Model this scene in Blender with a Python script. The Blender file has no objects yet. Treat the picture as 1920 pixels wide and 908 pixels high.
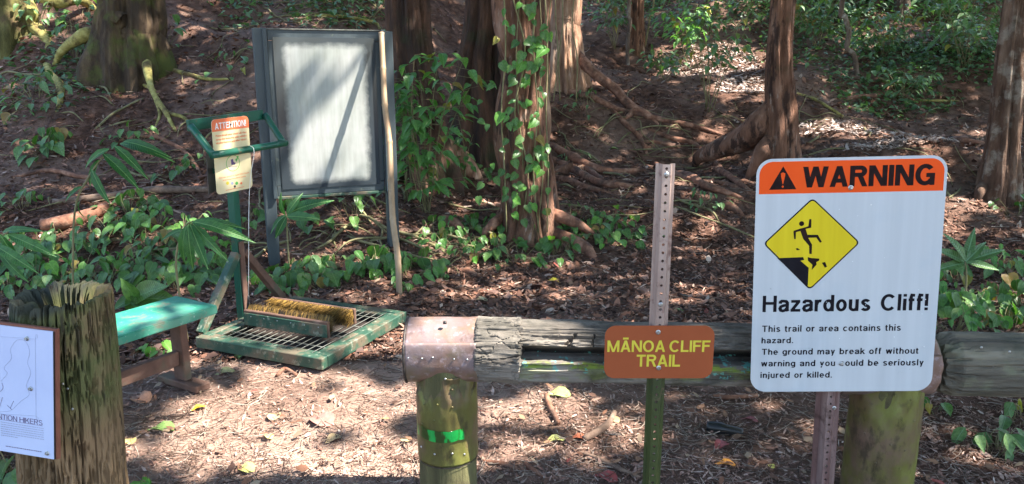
import bpy, bmesh, math, random
import numpy as np
from mathutils import Vector, Matrix, noise, Euler
R = math.radians
sc = bpy.context.scene
col = sc.collection
# ------------------------------------------------------------ camera, sky, sun, exposure
PITCH, CAMH, FPX = R(13), 1.6, 1450.0
cam_d = bpy.data.cameras.new("camera"); cam = bpy.data.objects.new("camera", cam_d); col.objects.link(cam)
cam.location = (0, 0, CAMH); cam.rotation_euler = (R(90) - PITCH, 0, 0)
cam_d.sensor_width = 36; cam_d.lens = 36 * FPX / 1920; cam_d.clip_start = .05; cam_d.clip_end = 500
sc.camera = cam
S = Vector((0.56, -0.07, 0.80)).normalized()          # towards the sun
w = bpy.data.worlds.new("World"); sc.world = w; w.use_nodes = True
nt = w.node_tree; sky = nt.nodes.new("ShaderNodeTexSky"); sky.sky_type = 'NISHITA'; sky.sun_disc = False
sky.sun_elevation = math.asin(S.z); sky.sun_rotation = math.atan2(S.x, S.y)
bg = nt.nodes["Background"]; bg.inputs[1].default_value = .135; nt.links.new(sky.outputs[0], bg.inputs[0])
sl = bpy.data.lights.new("sun", 'SUN'); sl.energy = 5.0; sl.angle = R(.55); sl.color = (1, .94, .86)
so = bpy.data.objects.new("sun", sl); col.objects.link(so); so.rotation_euler = S.to_track_quat('Z', 'Y').to_euler()
sc.view_settings.view_transform = 'Standard'; sc.view_settings.look = 'None'
sc.view_settings.exposure = 2.1; sc.view_settings.gamma = 1
sc.render.engine = 'CYCLES'; sc.cycles.max_bounces = 6; sc.cycles.transparent_max_bounces = 8
random.seed(7); rng = np.random.default_rng(7)
# ------------------------------------------------------------ projection helpers (pixels of the 1920x908 photograph -> points of the place)
UP = Vector((0, math.sin(PITCH), math.cos(PITCH))); FW = Vector((0, math.cos(PITCH), -math.sin(PITCH))); CAM = Vector((0, 0, CAMH))
def ray(px, py): return Vector(((px - 960) / FPX, 0, 0)) + UP * ((454 - py) / FPX) + FW
def at(px, py, Y): d = ray(px, py); return CAM + d * (Y / d.y)
def pz(px, py, z): d = ray(px, py); return CAM + d * ((z - CAMH) / d.z)
_wv = []
for lam, amp in ((5.5, .10), (3.1, .07), (1.7, .035), (.9, .018), (.5, .009), (.27, .004)):
    for k in range(3):
        a = rng.uniform(0, 6.283); _wv.append((2*math.pi/lam*math.cos(a), 2*math.pi/lam*math.sin(a), rng.uniform(0, 6.28), amp))
def H(x, y):
    x = np.asarray(x, float); y = np.asarray(y, float)
    sr = 1/(1 + np.exp(-(x + 1.2) * 1.6))                  # 0 left bank, 1 right
    d0 = 5.75 + .55*sr; slope = .50 - .24*sr
    t = y - d0; wd = .8
    r = slope * (np.sqrt(np.maximum(t + wd*.5, 0)**2 + wd*wd) - wd)
    r = np.where(t + wd*.5 > 0, r, 0) + .12*np.maximum(y - 11, 0)*sr*(y < 400)
    n = 0
    for kx, ky, ph, amp in _wv: n = n + amp*np.sin(kx*x + ky*y + ph + .6*np.sin(.9*y + ph))
    k = np.clip((y - 5.2) / 2.5, 0, 1)
    return r + n * (.13 + .87*k)
def h(x, y): return float(H(x, y))
def gp(px, py, dz=0):
    d = ray(px, py); s = 2.0
    for i in range(900):
        p = CAM + d * s
        if p.z < h(p.x, p.y): break
        s += .04
    a, b = s - .04, s
    for i in range(12):
        m = (a + b)/2; p = CAM + d*m
        if p.z < h(p.x, p.y): b = m
        else: a = m
    return Vector((p.x, p.y, h(p.x, p.y) + dz))
# ------------------------------------------------------------ materials
def _ramp(nt, pts, fac):
    r = nt.nodes.new("ShaderNodeValToRGB"); cr = r.color_ramp
    while len(cr.elements) < len(pts): cr.elements.new(.5)
    for e, (p, c) in zip(cr.elements, pts): e.position = p; e.color = (*c, 1)
    nt.links.new(fac, r.inputs[0]); return r.outputs[0]
def _noise(nt, vec, scale, detail=6, rough=.6, dist=0):
    n = nt.nodes.new("ShaderNodeTexNoise"); n.inputs['Scale'].default_value = scale; n.inputs['Detail'].default_value = detail
    n.inputs['Roughness'].default_value = rough; n.inputs['Distortion'].default_value = dist; nt.links.new(vec, n.inputs['Vector']); return n.outputs[0]
def _mix(nt, f, a, b, mode='MIX'):
    m = nt.nodes.new("ShaderNodeMix"); m.data_type = 'RGBA'; m.blend_type = mode
    for i, v in ((0, f), (6, a), (7, b)):
        if isinstance(v, (int, float)): m.inputs[i].default_value = v
        elif isinstance(v, tuple): m.inputs[i].default_value = (*v, 1)
        else: nt.links.new(v, m.inputs[i])
    return m.outputs[2]
def _math(nt, op, a, b=None):
    m = nt.nodes.new("ShaderNodeMath"); m.operation = op
    for i, v in ((0, a), (1, b)):
        if v is None: continue
        if isinstance(v, (int, float)): m.inputs[i].default_value = v
        else: nt.links.new(v, m.inputs[i])
    return m.outputs[0]
def _map(nt, v, lo, hi):
    m = nt.nodes.new("ShaderNodeMapRange"); m.inputs[1].default_value = lo; m.inputs[2].default_value = hi; nt.links.new(v, m.inputs[0]); return m.outputs[0]
def mat(name, ramp, scale=5, stretch=(1, 1, 1), detail=8, rough=.8, bump=.3, bscale=None, bdist=.01, over=(), metal=0, spec=.5, dist=0, coords='Object', nrough=.6):
    """over: (colour, noise scale, lo, hi, attribute or None, strength) laid over the ramp."""
    m = bpy.data.materials.new(name); m.use_nodes = True; nt = m.node_tree; b = nt.nodes["Principled BSDF"]
    tc = nt.nodes.new("ShaderNodeTexCoord"); mp = nt.nodes.new("ShaderNodeMapping"); mp.inputs['Scale'].default_value = stretch
    nt.links.new(tc.outputs[coords], mp.inputs[0]); v = mp.outputs[0]
    c = _ramp(nt, ramp, _noise(nt, v, scale, detail, nrough, dist))
    for (oc, osc, lo, hi, attr, st) in over:
        f = _map(nt, _noise(nt, tc.outputs[coords] if osc > 0 else v, abs(osc), 6, .65), lo, hi)
        if attr:
            a = nt.nodes.new("ShaderNodeAttribute"); a.attribute_name = attr; f = _math(nt, 'MULTIPLY', f, a.outputs['Fac'])
        f = _math(nt, 'MULTIPLY', f, st); c = _mix(nt, f, c, oc)
    nt.links.new(c, b.inputs['Base Color']); b.inputs['Roughness'].default_value = rough; b.inputs['Metallic'].default_value = metal
    b.inputs['Specular IOR Level'].default_value = spec
    if bump:
        bp = nt.nodes.new("ShaderNodeBump"); bp.inputs['Strength'].default_value = bump; bp.inputs['Distance'].default_value = bdist
        nt.links.new(_noise(nt, v, bscale or scale*2, 8, .7), bp.inputs['Height']); nt.links.new(bp.outputs[0], b.inputs['Normal'])
    return m
def attr_mat(name, rough=.7, trans=0, spec=.4, bump=0, var=.5):
    m = bpy.data.materials.new(name); m.use_nodes = True; nt = m.node_tree; b = nt.nodes["Principled BSDF"]
    a = nt.nodes.new("ShaderNodeAttribute"); a.attribute_name = 'tint'; tc = nt.nodes.new("ShaderNodeTexCoord")
    c = _mix(nt, _math(nt, 'MULTIPLY', _noise(nt, tc.outputs['Object'], 60, 4), var), a.outputs['Color'], (.01, .008, .006), 'MIX')
    nt.links.new(c, b.inputs['Base Color']); b.inputs['Roughness'].default_value = rough; b.inputs['Specular IOR Level'].default_value = spec
    if trans:
        t = nt.nodes.new("ShaderNodeBsdfTranslucent"); nt.links.new(_mix(nt, 1.0, c, (1.0, 1.3, .4), 'MULTIPLY'), t.inputs[0])
        mx = nt.nodes.new("ShaderNodeMixShader"); mx.inputs[0].default_value = trans
        nt.links.new(b.outputs[0], mx.inputs[1]); nt.links.new(t.outputs[0], mx.inputs[2]); nt.links.new(mx.outputs[0], nt.nodes["Material Output"].inputs[0])
    return m
def leaf_mat(name, c0, c1, rib=(.16, .26, .07), rough=.38, trans=.3, veins=14, wid=.02):
    """leaf: local x across, y along; lighter midrib and side veins; hue varies per object"""
    m = bpy.data.materials.new(name); m.use_nodes = True; nt = m.node_tree; b = nt.nodes["Principled BSDF"]
    oi = nt.nodes.new("ShaderNodeObjectInfo"); tc = nt.nodes.new("ShaderNodeTexCoord"); sp = nt.nodes.new("ShaderNodeSeparateXYZ")
    nt.links.new(tc.outputs['Object'], sp.inputs[0])
    c = _mix(nt, oi.outputs['Random'], c0, c1)
    c = _mix(nt, _map(nt, _noise(nt, tc.outputs['Object'], 6, 5), .45, .75), c, tuple(x*.6 for x in c0))
    ax = _math(nt, 'ABSOLUTE', sp.outputs[0])
    ribf = _map(nt, ax, wid, 0)
    vn = _math(nt, 'SINE', _math(nt, 'MULTIPLY', _math(nt, 'SUBTRACT', sp.outputs[1], _math(nt, 'MULTIPLY', ax, .8)), veins*6.283))
    vf = _math(nt, 'MULTIPLY', _map(nt, vn, .8, 1.0), .12)
    c = _mix(nt, _math(nt, 'MAXIMUM', ribf, vf), c, rib)
    spt = _map(nt, _noise(nt, tc.outputs['Object'], 11, 3), .70, .74)
    c = _mix(nt, _math(nt, 'MULTIPLY', spt, .7), c, (.09, .05, .02))
    nt.links.new(c, b.inputs['Base Color']); b.inputs['Roughness'].default_value = rough
    bp = nt.nodes.new("ShaderNodeBump"); bp.inputs['Strength'].default_value = .25; bp.inputs['Distance'].default_value = .015
    nt.links.new(vn, bp.inputs['Height']); nt.links.new(bp.outputs[0], b.inputs['Normal'])
    t = nt.nodes.new("ShaderNodeBsdfTranslucent"); nt.links.new(_mix(nt, 1.0, c, (1.3, 1.6, .5), 'MULTIPLY'), t.inputs[0])
    mx = nt.nodes.new("ShaderNodeMixShader"); mx.inputs[0].default_value = trans
    nt.links.new(b.outputs[0], mx.inputs[1]); nt.links.new(t.outputs[0], mx.inputs[2]); nt.links.new(mx.outputs[0], nt.nodes["Material Output"].inputs[0])
    return m
def flat(name, c, rough=.5, metal=0, var=.15, scale=8, bump=.05):
    return mat(name, [(.3, tuple(x*(1-var) for x in c)), (.7, tuple(min(1, x*(1+var)) for x in c))], scale, rough=rough, metal=metal, bump=bump, bscale=40)
M_ = {}
M_['ground'] = mat('soil', [(.25, (.03, .014, .009)), (.45, (.085, .042, .027)), (.6, (.16, .085, .058)), (.8, (.25, .15, .11))], 9, bump=.9, bscale=30, bdist=.03, rough=.95, spec=.2,
    over=[((.26, .17, .13), 1.1, .45, .62, None, .6), ((.5, .345, .27), 14, .2, .5, 'trail', .9)])
M_['bark_red'] = mat('red_bark', [(.25, (.04, .018, .01)), (.42, (.15, .065, .034)), (.58, (.3, .145, .085)), (.78, (.5, .32, .23))], 7, (1, 1, .3), bump=1, bscale=22, bdist=.06, rough=.85,
    over=[((.05, .065, .02), 2.2, .56, .70, None, .7), ((.025, .01, .006), -9, .52, .60, None, .8), ((.5, .38, .3), -13, .60, .68, None, .7)])
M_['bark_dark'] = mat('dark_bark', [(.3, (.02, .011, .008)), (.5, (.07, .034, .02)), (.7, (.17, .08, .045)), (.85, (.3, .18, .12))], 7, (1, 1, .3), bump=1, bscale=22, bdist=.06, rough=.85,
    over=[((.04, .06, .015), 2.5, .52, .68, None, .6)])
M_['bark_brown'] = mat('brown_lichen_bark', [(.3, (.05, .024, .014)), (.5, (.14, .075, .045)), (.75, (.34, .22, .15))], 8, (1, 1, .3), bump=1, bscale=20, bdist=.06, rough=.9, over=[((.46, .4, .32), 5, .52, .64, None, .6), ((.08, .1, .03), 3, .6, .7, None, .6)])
M_['bark_pale'] = mat('pale_peeling_sunlit_bark', [(.3, (.16, .07, .035)), (.5, (.36, .2, .12)), (.7, (.6, .42, .3))], 8, (1, 1, .25), bump=1, bscale=18, bdist=.04, rough=.8, over=[((.08, .03, .02), -9, .55, .66, None, .8)])
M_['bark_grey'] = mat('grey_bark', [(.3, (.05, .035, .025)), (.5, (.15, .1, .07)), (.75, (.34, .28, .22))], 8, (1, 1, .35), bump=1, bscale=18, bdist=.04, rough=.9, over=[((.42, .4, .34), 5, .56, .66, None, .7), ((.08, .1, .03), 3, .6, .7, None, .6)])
M_['bark_dark_moss'] = mat('dark_mossy_bark', [(.3, (.02, .014, .008)), (.5, (.065, .04, .022)), (.7, (.15, .1, .05))], 8, (1, 1, .3), bump=1, bscale=18, bdist=.04, rough=.95, over=[((.09, .11, .02), 3, .48, .62, None, .8)])
M_['bark_moss'] = mat('mossy_bark', [(.3, (.035, .035, .01)), (.5, (.1, .09, .025)), (.7, (.2, .18, .05))], 8, (1, 1, .4), bump=1, bscale=18, bdist=.04, rough=.95, over=[((.1, .05, .03), 3, .5, .65, None, .8)])
M_['root_yellow'] = mat('yellow_green_root_bark', [(.3, (.13, .11, .025)), (.55, (.36, .31, .09)), (.8, (.55, .5, .22))], 14, bump=.7, bscale=40, rough=.9, over=[((.08, .04, .02), 6, .5, .62, None, .8)])
M_['root_brown'] = mat('brown_root_bark', [(.3, (.075, .03, .018)), (.5, (.24, .105, .06)), (.75, (.46, .26, .17))], 12, bump=.8, bscale=40, rough=.85, over=[((.03, .02, .015), 5, .5, .65, None, .7)])
M_['twig'] = mat('twig_bark', [(.3, (.08, .045, .03)), (.6, (.2, .13, .09)), (.8, (.36, .27, .2))], 20, bump=.4, rough=.9)
M_['vine'] = mat('vine_stem', [(.3, (.12, .11, .04)), (.7, (.28, .24, .12))], 14, bump=.4, rough=.8)
M_['heart'] = leaf_mat('heart_leaf_green', (.055, .14, .03), (.14, .27, .065), rib=(.17, .32, .12), rough=.3)
M_['heart_bright'] = leaf_mat('bright_heart_leaf', (.1, .3, .04), (.2, .42, .07), rib=(.3, .5, .15), trans=.4)
M_['ginger'] = leaf_mat('long_leaf_green', (.03, .12, .03), (.07, .2, .05), rib=(.2, .36, .12), veins=22, wid=.012)
M_['ovate'] = leaf_mat('shrub_leaf_green', (.08, .22, .05), (.17, .36, .1), rib=(.26, .42, .16), trans=.38, rough=.3)
M_['blue'] = leaf_mat('blue_green_leaf', (.075, .16, .05), (.17, .29, .10), rib=(.18, .32, .18), trans=.25)
M_['old_leaf'] = leaf_mat('yellowed_leaf', (.32, .3, .05), (.3, .17, .06), rib=(.5, .42, .15))
M_['gp'] = mat('green_paint', [(.3, (.008, .07, .045)), (.6, (.012, .1, .062)), (.8, (.03, .15, .1))], 6, bump=.1, rough=.35, over=[((.12, .08, .05), 14, .6, .66, None, .8)])
M_['gp_old'] = mat('weathered_green_paint', [(.3, (.012, .042, .027)), (.55, (.026, .085, .052)), (.8, (.065, .145, .095))], 7, bump=.35, bscale=30, rough=.6, over=[((.14, .1, .065), 7, .48, .6, None, .85), ((.3, .33, .25), 24, .58, .66, None, .6), ((.04, .03, .02), 40, .6, .68, None, .7)])
M_['gp_seat'] = mat('bench_seat_green', [(.3, (.02, .2, .13)), (.55, (.03, .26, .17)), (.8, (.09, .36, .25))], 5, bump=.25, bscale=20, rough=.5, over=[((.12, .3, .22), 3, .45, .6, None, .7), ((.2, .17, .12), 12, .55, .65, None, .75), ((.5, .55, .5), 45, .62, .68, None, .5)])
M_['brownwood'] = mat('brown_stained_wood', [(.3, (.07, .035, .024)), (.6, (.15, .08, .055)), (.8, (.25, .16, .12))], 7, (1, 1, 1), bump=.4, bscale=25, rough=.8, over=[((.06, .1, .06), 4, .55, .68, None, .6)])
M_['kiosk'] = mat('slate_grey_paint', [(.3, (.03, .042, .048)), (.6, (.045, .06, .066)), (.8, (.075, .09, .09))], 9, (1, 1, .3), bump=.3, bscale=40, rough=.5, over=[((.12, .14, .1), 25, .64, .68, None, .6)])
M_['bamboo'] = mat('dry_bamboo', [(.3, (.24, .14, .07)), (.6, (.38, .25, .14)), (.8, (.5, .37, .24))], 9, (1, 1, .2), bump=.2, rough=.55, over=[((.14, .09, .06), 12, .6, .7, None, .6)])
M_['steel'] = mat('galvanised_bolt', [(.3, (.3, .3, .3)), (.7, (.6, .6, .58))], 60, bump=.2, rough=.35, metal=.9)
M_['darksteel'] = mat('dark_bolt', [(.3, (.04, .035, .03)), (.7, (.12, .1, .09))], 60, bump=.2, rough=.5, metal=.6)
M_['wire'] = mat('wire_mesh_steel', [(.3, (.06, .065, .055)), (.7, (.2, .2, .17))], 30, bump=0, rough=.6, metal=.2)
M_['black'] = flat('black_plastic', (.015, .015, .015), .4)
M_['bristle'] = mat('yellow_bristle', [(.3, (.22, .12, .015)), (.55, (.5, .31, .04)), (.8, (.72, .5, .12))], 30, bump=0, rough=.7, coords='Object')
M_['bristle_dark'] = mat('mud_stained_bristle', [(.3, (.02, .014, .01)), (.6, (.09, .055, .02))], 30, bump=0, rough=.8)
M_['ink'] = mat('black_ink', [(.4, (.008, .006, .01)), (.7, (.012, .01, .014))], 30, bump=0, rough=.6, spec=.12)
M_['ink_faded'] = mat('faded_brown_black_ink', [(.4, (.012, .005, .005)), (.7, (.03, .012, .01))], 30, bump=0, rough=.6, spec=.12)
M_['orange'] = mat('orange_sign_band', [(.3, (.86, .085, .008)), (.7, (.92, .105, .012))], 5, bump=0, rough=.55, spec=.15)
M_['yellow'] = mat('yellow_sign_diamond', [(.35, (.68, .5, .012)), (.65, (.78, .6, .02))], 18, (1, 1, .05), bump=0, rough=.5, spec=.15)
M_['cream'] = mat('cream_sign', [(.3, (.66, .55, .3)), (.7, (.74, .64, .4))], 6, bump=0, rough=.5)
M_['redorange'] = mat('red_orange_print', [(.3, (.72, .14, .05)), (.7, (.8, .2, .08))], 6, bump=0, rough=.5)
M_['white'] = flat('white_print', (.78, .78, .76), .5, var=.05)
M_['purple'] = flat('purple_print', (.1, .06, .16), .5)
M_['greyline'] = flat('grey_print', (.33, .36, .5), .5)
M_['yellowtext'] = mat('yellow_lettering', [(.3, (.62, .5, .03)), (.7, (.72, .6, .06))], 20, bump=0, rough=.5)
M_['brown_sign'] = mat('brown_sign_face', [(.3, (.31, .075, .026)), (.7, (.36, .09, .032))], 8, bump=.05, rough=.6, spec=.2, over=[((.1, .04, .03), 50, .7, .74, None, .6), ((.5, .3, .25), 70, .73, .76, None, .7)])
M_['sign_green'] = flat('green_print', (.1, .4, .08), .5)
M_['tape'] = mat('green_reflective_tape', [(.45, (.03, .06, .012)), (.5, (.012, .3, .05)), (.7, (.03, .46, .1))], 24, (1, 1, .35), bump=.3, bscale=30, rough=.35)
def white_sign():
    m = mat('white_sign_face', [(.35, (.52, .54, .55)), (.65, (.59, .61, .62))], 16, (1, 1, .03), bump=0, rough=.45, spec=.3, over=[((.85, .88, .9), 90, .71, .73, None, .8), ((.3, .32, .25), 38, .73, .76, None, .6), ((.42, .5, .56), 3.2, .52, .7, None, .35)])
    return m
M_['white_sign'] = white_sign()
M_['channel'] = mat('rusty_pink_channel_steel', [(.3, (.3, .2, .165)), (.55, (.47, .36, .31)), (.8, (.66, .57, .52))], 14, (1, 1, .12), bump=.3, bscale=50, rough=.45, metal=.25, over=[((.14, .06, .05), 20, .55, .66, None, .7)])
M_['channel_dark'] = mat('brown_channel_steel', [(.3, (.1, .05, .045)), (.55, (.19, .11, .1)), (.8, (.4, .3, .28))], 14, (1, 1, .12), bump=.4, bscale=50, rough=.4, metal=.25, over=[((.05, .025, .02), 20, .52, .66, None, .7)])
M_['channel_green'] = mat('algae_green_channel_steel', [(.3, (.025, .035, .01)), (.55, (.055, .07, .014)), (.8, (.11, .12, .035))], 12, (1, 1, .2), bump=.4, bscale=50, rough=.6, over=[((.2, .12, .09), 16, .6, .7, None, .7)])
# ------------------------------------------------------------ object helpers
def link(name, me, m=None, parent=None):
    o = bpy.data.objects.new(name, me); col.objects.link(o)
    if m is not None and me is not None and not me.materials:
        for q in (m if isinstance(m, (list, tuple)) else [m]): me.materials.append(q)
    if parent: o.parent = parent
    return o
def tag(o, label=None, cat=None, group=None, kind=None):
    for k, v in (('label', label), ('category', cat), ('group', group), ('kind', kind)):
        if v: o[k] = v
    return o
def thing(name, label, cat, loc=(0, 0, 0), rot=(0, 0, 0), group=None):
    o = bpy.data.objects.new(name, None); o.empty_display_size = .1; col.objects.link(o); o.location = loc; o.rotation_euler = rot
    return tag(o, label, cat, group)
def pymesh(name, v, f, smooth=True):
    me = bpy.data.meshes.new(name); me.from_pydata([tuple(p) for p in v], [], f); me.update()
    if smooth: me.polygons.foreach_set('use_smooth', [True]*len(me.polygons))
    return me
def box_me(name, sx, sy, sz, bev=.003, rough=0, c=(0, 0, 0), segs=1):
    bm = bmesh.new(); bmesh.ops.create_cube(bm, size=1)
    for v in bm.verts: v.co = Vector((v.co.x*sx, v.co.y*sy, v.co.z*sz))
    if bev: bmesh.ops.bevel(bm, geom=bm.edges[:], offset=bev, segments=segs, affect='EDGES')
    if rough:
        bmesh.ops.subdivide_edges(bm, edges=[e for e in bm.edges if e.calc_length() > .08], cuts=6, use_grid_fill=True)
        for v in bm.verts: v.co += noise.noise_vector(v.co*14 + Vector((sx*9, sy*5, sz))) * rough
    for v in bm.verts: v.co += Vector(c)
    me = bpy.data.meshes.new(name); bm.to_mesh(me); bm.free(); return me
def beam(name, a, b, wd, ht, m, parent=None, roll=0, bev=.003, rough=0, upv=(0, 0, 1)):
    """a box of section wd x ht running from a to b (local to parent)"""
    a, b = Vector(a), Vector(b); d = b - a; L = d.length; x = d.normalized(); u = Vector(upv)
    y = u.cross(x)
    if y.length < 1e-3: y = Vector((0, 1, 0)).cross(x)
    y.normalize(); z = x.cross(y)
    me = box_me(name, L, wd, ht, bev, rough)
    Mx = Matrix((x, y, z)).transposed().to_4x4(); Mx.translation = (a + b)/2
    if roll: Mx = Mx @ Matrix.Rotation(roll, 4, 'X')
    me.transform(Mx); return link(name, me, m, parent)
def crom(pts, n):
    P = [Vector(p) for p in pts]; P = [2*P[0] - P[1]] + P + [2*P[-1] - P[-2]]; out = []
    for i in range(1, len(P) - 2):
        for k in range(n):
            t = k/n; a, b, c, d = P[i-1], P[i], P[i+1], P[i+2]
            out.append(.5*((2*b) + (c - a)*t + (2*a - 5*b + 4*c - d)*t*t + (3*b - a - 3*c + d)*t**3))
    out.append(P[-2]); return out
def interp(vals, n):
    out = []
    for i in range(len(vals) - 1):
        for k in range(n): t = k/n; out.append(vals[i]*(1-t) + vals[i+1]*t)
    out.append(vals[-1]); return out
def tube_vf(pts, rad, seg=8, n=5, ns=0, off=0, closed=True, prof=None, nsc=3.0):
    C = crom(pts, n); Rr = interp(rad, n); V = []; F = []; sd = random.uniform(0, 100)
    t0 = (C[1] - C[0]).normalized(); u = t0.orthogonal().normalized()
    if abs(t0.z) > .6: u = (Vector((1, 0, 0)) - t0*t0.x).normalized()
    for i, c in enumerate(C):
        t = (C[min(i+1, len(C)-1)] - C[max(i-1, 0)]).normalized(); u = (u - t*u.dot(t)).normalized(); v = t.cross(u)
        for k in range(seg):
            a = 2*math.pi*k/seg; d = u*math.cos(a) + v*math.sin(a); r = Rr[i]
            if prof: r *= prof(a, i/(len(C)-1), c)
            if ns: r *= 1 + ns*noise.noise(Vector((d.x*1.3, d.y*1.3, 0))*nsc*.5 + c*nsc + Vector((sd, 0, 0)))
            V.append(c + d*r)
    for i in range(len(C)-1):
        for k in range(seg):
            k2 = (k+1) % seg; F.append([off+i*seg+k, off+i*seg+k2, off+(i+1)*seg+k2, off+(i+1)*seg+k])
    if closed:
        F.append([off+k for k in range(seg)][::-1]); F.append([off+(len(C)-1)*seg+k for k in range(seg)])
    return V, F
def tube(name, pts, rad, m, parent=None, **kw):
    V, F = tube_vf(pts, rad, **kw); return link(name, pymesh(name, V, F), m, parent)
def tubes(name, lst, m, parent=None, **kw):
    V, F = [], []
    for pts, rad in lst:
        v, f = tube_vf(pts, rad, off=len(V), **kw); V += v; F += f
    return link(name, pymesh(name, V, F), m, parent)
def cyl_between(name, a, b, r, m, parent=None, seg=12):
    return tube(name, [a, (Vector(a)+Vector(b))/2, b], [r, r, r], m, parent, seg=seg, n=1)
def poly_plate(name, pts2, y, th, m, parent, smooth=False):
    """polygon in local x,z extruded: front at y, back at y+th"""
    bm = bmesh.new(); vs = [bm.verts.new((p[0], y, p[1])) for p in pts2]; f = bm.faces.new(vs)
    if f.calc_center_median and f.normal.y > 0: pass
    f.normal_update()
    if f.normal.y > 0: f.normal_flip()
    r = bmesh.ops.extrude_face_region(bm, geom=[f]); 
    for v in [g for g in r['geom'] if isinstance(g, bmesh.types.BMVert)]: v.co.y += th
    bmesh.ops.recalc_face_normals(bm, faces=bm.faces[:]); bmesh.ops.triangulate(bm, faces=[f for f in bm.faces if len(f.verts) > 4])
    me = bpy.data.meshes.new(name); bm.to_mesh(me); bm.free(); return link(name, me, m, parent)
def rrect(x0, x1, z0, z1, r, n=8):
    out = []
    for cx, cz, a0 in ((x1-r, z1-r, 0), (x0+r, z1-r, 90), (x0+r, z0+r, 180), (x1-r, z0+r, 270)):
        for k in range(n+1): a = R(a0 + 90*k/n); out.append((cx + r*math.cos(a), cz + r*math.sin(a)))
    return out
def text(name, s, x0, x1, zb, cap, y, m, parent, bold=.012, th=.0006, shear=0, space=1.0):
    cu = bpy.data.curves.new(name, 'FONT'); cu.body = s; cu.size = 1; cu.offset = bold; cu.resolution_u = 3; cu.space_word = space
    o = bpy.data.objects.new('tmp', cu); col.objects.link(o); dg = bpy.context.evaluated_depsgraph_get()
    me = bpy.data.meshes.new_from_object(o.evaluated_get(dg)); bpy.data.objects.remove(o)
    co = np.zeros(len(me.vertices)*3); me.vertices.foreach_get('co', co); co = co.reshape(-1, 3)
    a, b = co[:, 0].min(), co[:, 0].max(); CAPH = .729
    X = x0 + (co[:, 0]-a)/(b-a)*(x1-x0); Z = zb + co[:, 1]/CAPH*cap
    me.vertices.foreach_set('co', np.stack([X, np.full(len(X), y), Z], 1).ravel()); me.update(); me.name = name
    return link(name, me, m, parent)
def dome(name, r, hgt, m, parent, loc, axis=(0, -1, 0), hexa=False):
    V = []; F = []; n = 6 if hexa else 12
    rings = [(r, 0), (r, hgt*.6), (r*.8, hgt), ] if hexa else [(r, 0), (r*.95, hgt*.4), (r*.7, hgt*.8), (r*.3, hgt)]
    for rr, z in rings:
        for k in range(n): a = 6.2832*k/n; V.append(Vector((rr*math.cos(a), rr*math.sin(a), z)))
    for i in range(len(rings)-1):
        for k in range(n): F.append([i*n+k, i*n+(k+1) % n, (i+1)*n+(k+1) % n, (i+1)*n+k])
    F.append([(len(rings)-1)*n+k for k in range(n)])
    q = Vector((0, 0, 1)).rotation_difference(Vector(axis)); me = pymesh(name, [q @ v + Vector(loc) for v in V], F, not hexa)
    return link(name, me, m, parent)
def scatter_mesh(name, tv, tf, pos, rot, scl, tint, m):
    """many small pieces in one mesh; tv (n,3), tf list, pos (N,3), rot (N,3) xyz euler, scl (N,3), tint (N,3)"""
    N = len(pos); n = len(tv); cx, cy, cz = np.cos(rot).T; sx, sy, sz = np.sin(rot).T
    Rm = np.empty((N, 3, 3)); Rm[:, 0, 0] = cy*cz; Rm[:, 0, 1] = sx*sy*cz-cx*sz; Rm[:, 0, 2] = cx*sy*cz+sx*sz
    Rm[:, 1, 0] = cy*sz; Rm[:, 1, 1] = sx*sy*sz+cx*cz; Rm[:, 1, 2] = cx*sy*sz-sx*cz; Rm[:, 2, 0] = -sy; Rm[:, 2, 1] = sx*cy; Rm[:, 2, 2] = cx*cy
    P = np.einsum('nij,nkj->nki', Rm, tv[None]*scl[:, None, :]) + pos[:, None, :]
    fl = np.array(tf); k = fl.shape[1]; Fa = (fl[None] + (np.arange(N)*n)[:, None, None]).reshape(-1, k)
    me = bpy.data.meshes.new(name); me.vertices.add(N*n); me.vertices.foreach_set('co', P.ravel())
    me.loops.add(Fa.size); me.loops.foreach_set('vertex_index', Fa.ravel().astype(np.int32))
    me.polygons.add(len(Fa)); me.polygons.foreach_set('loop_start', (np.arange(len(Fa))*k).astype(np.int32))
    at_ = me.color_attributes.new('tint', 'FLOAT_COLOR', 'POINT')
    at_.data.foreach_set('color', np.repeat(np.concatenate([tint, np.ones((N, 1))], 1), n, 0).ravel())
    me.update(calc_edges=True); me.validate(); return link(name, me, m)
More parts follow.
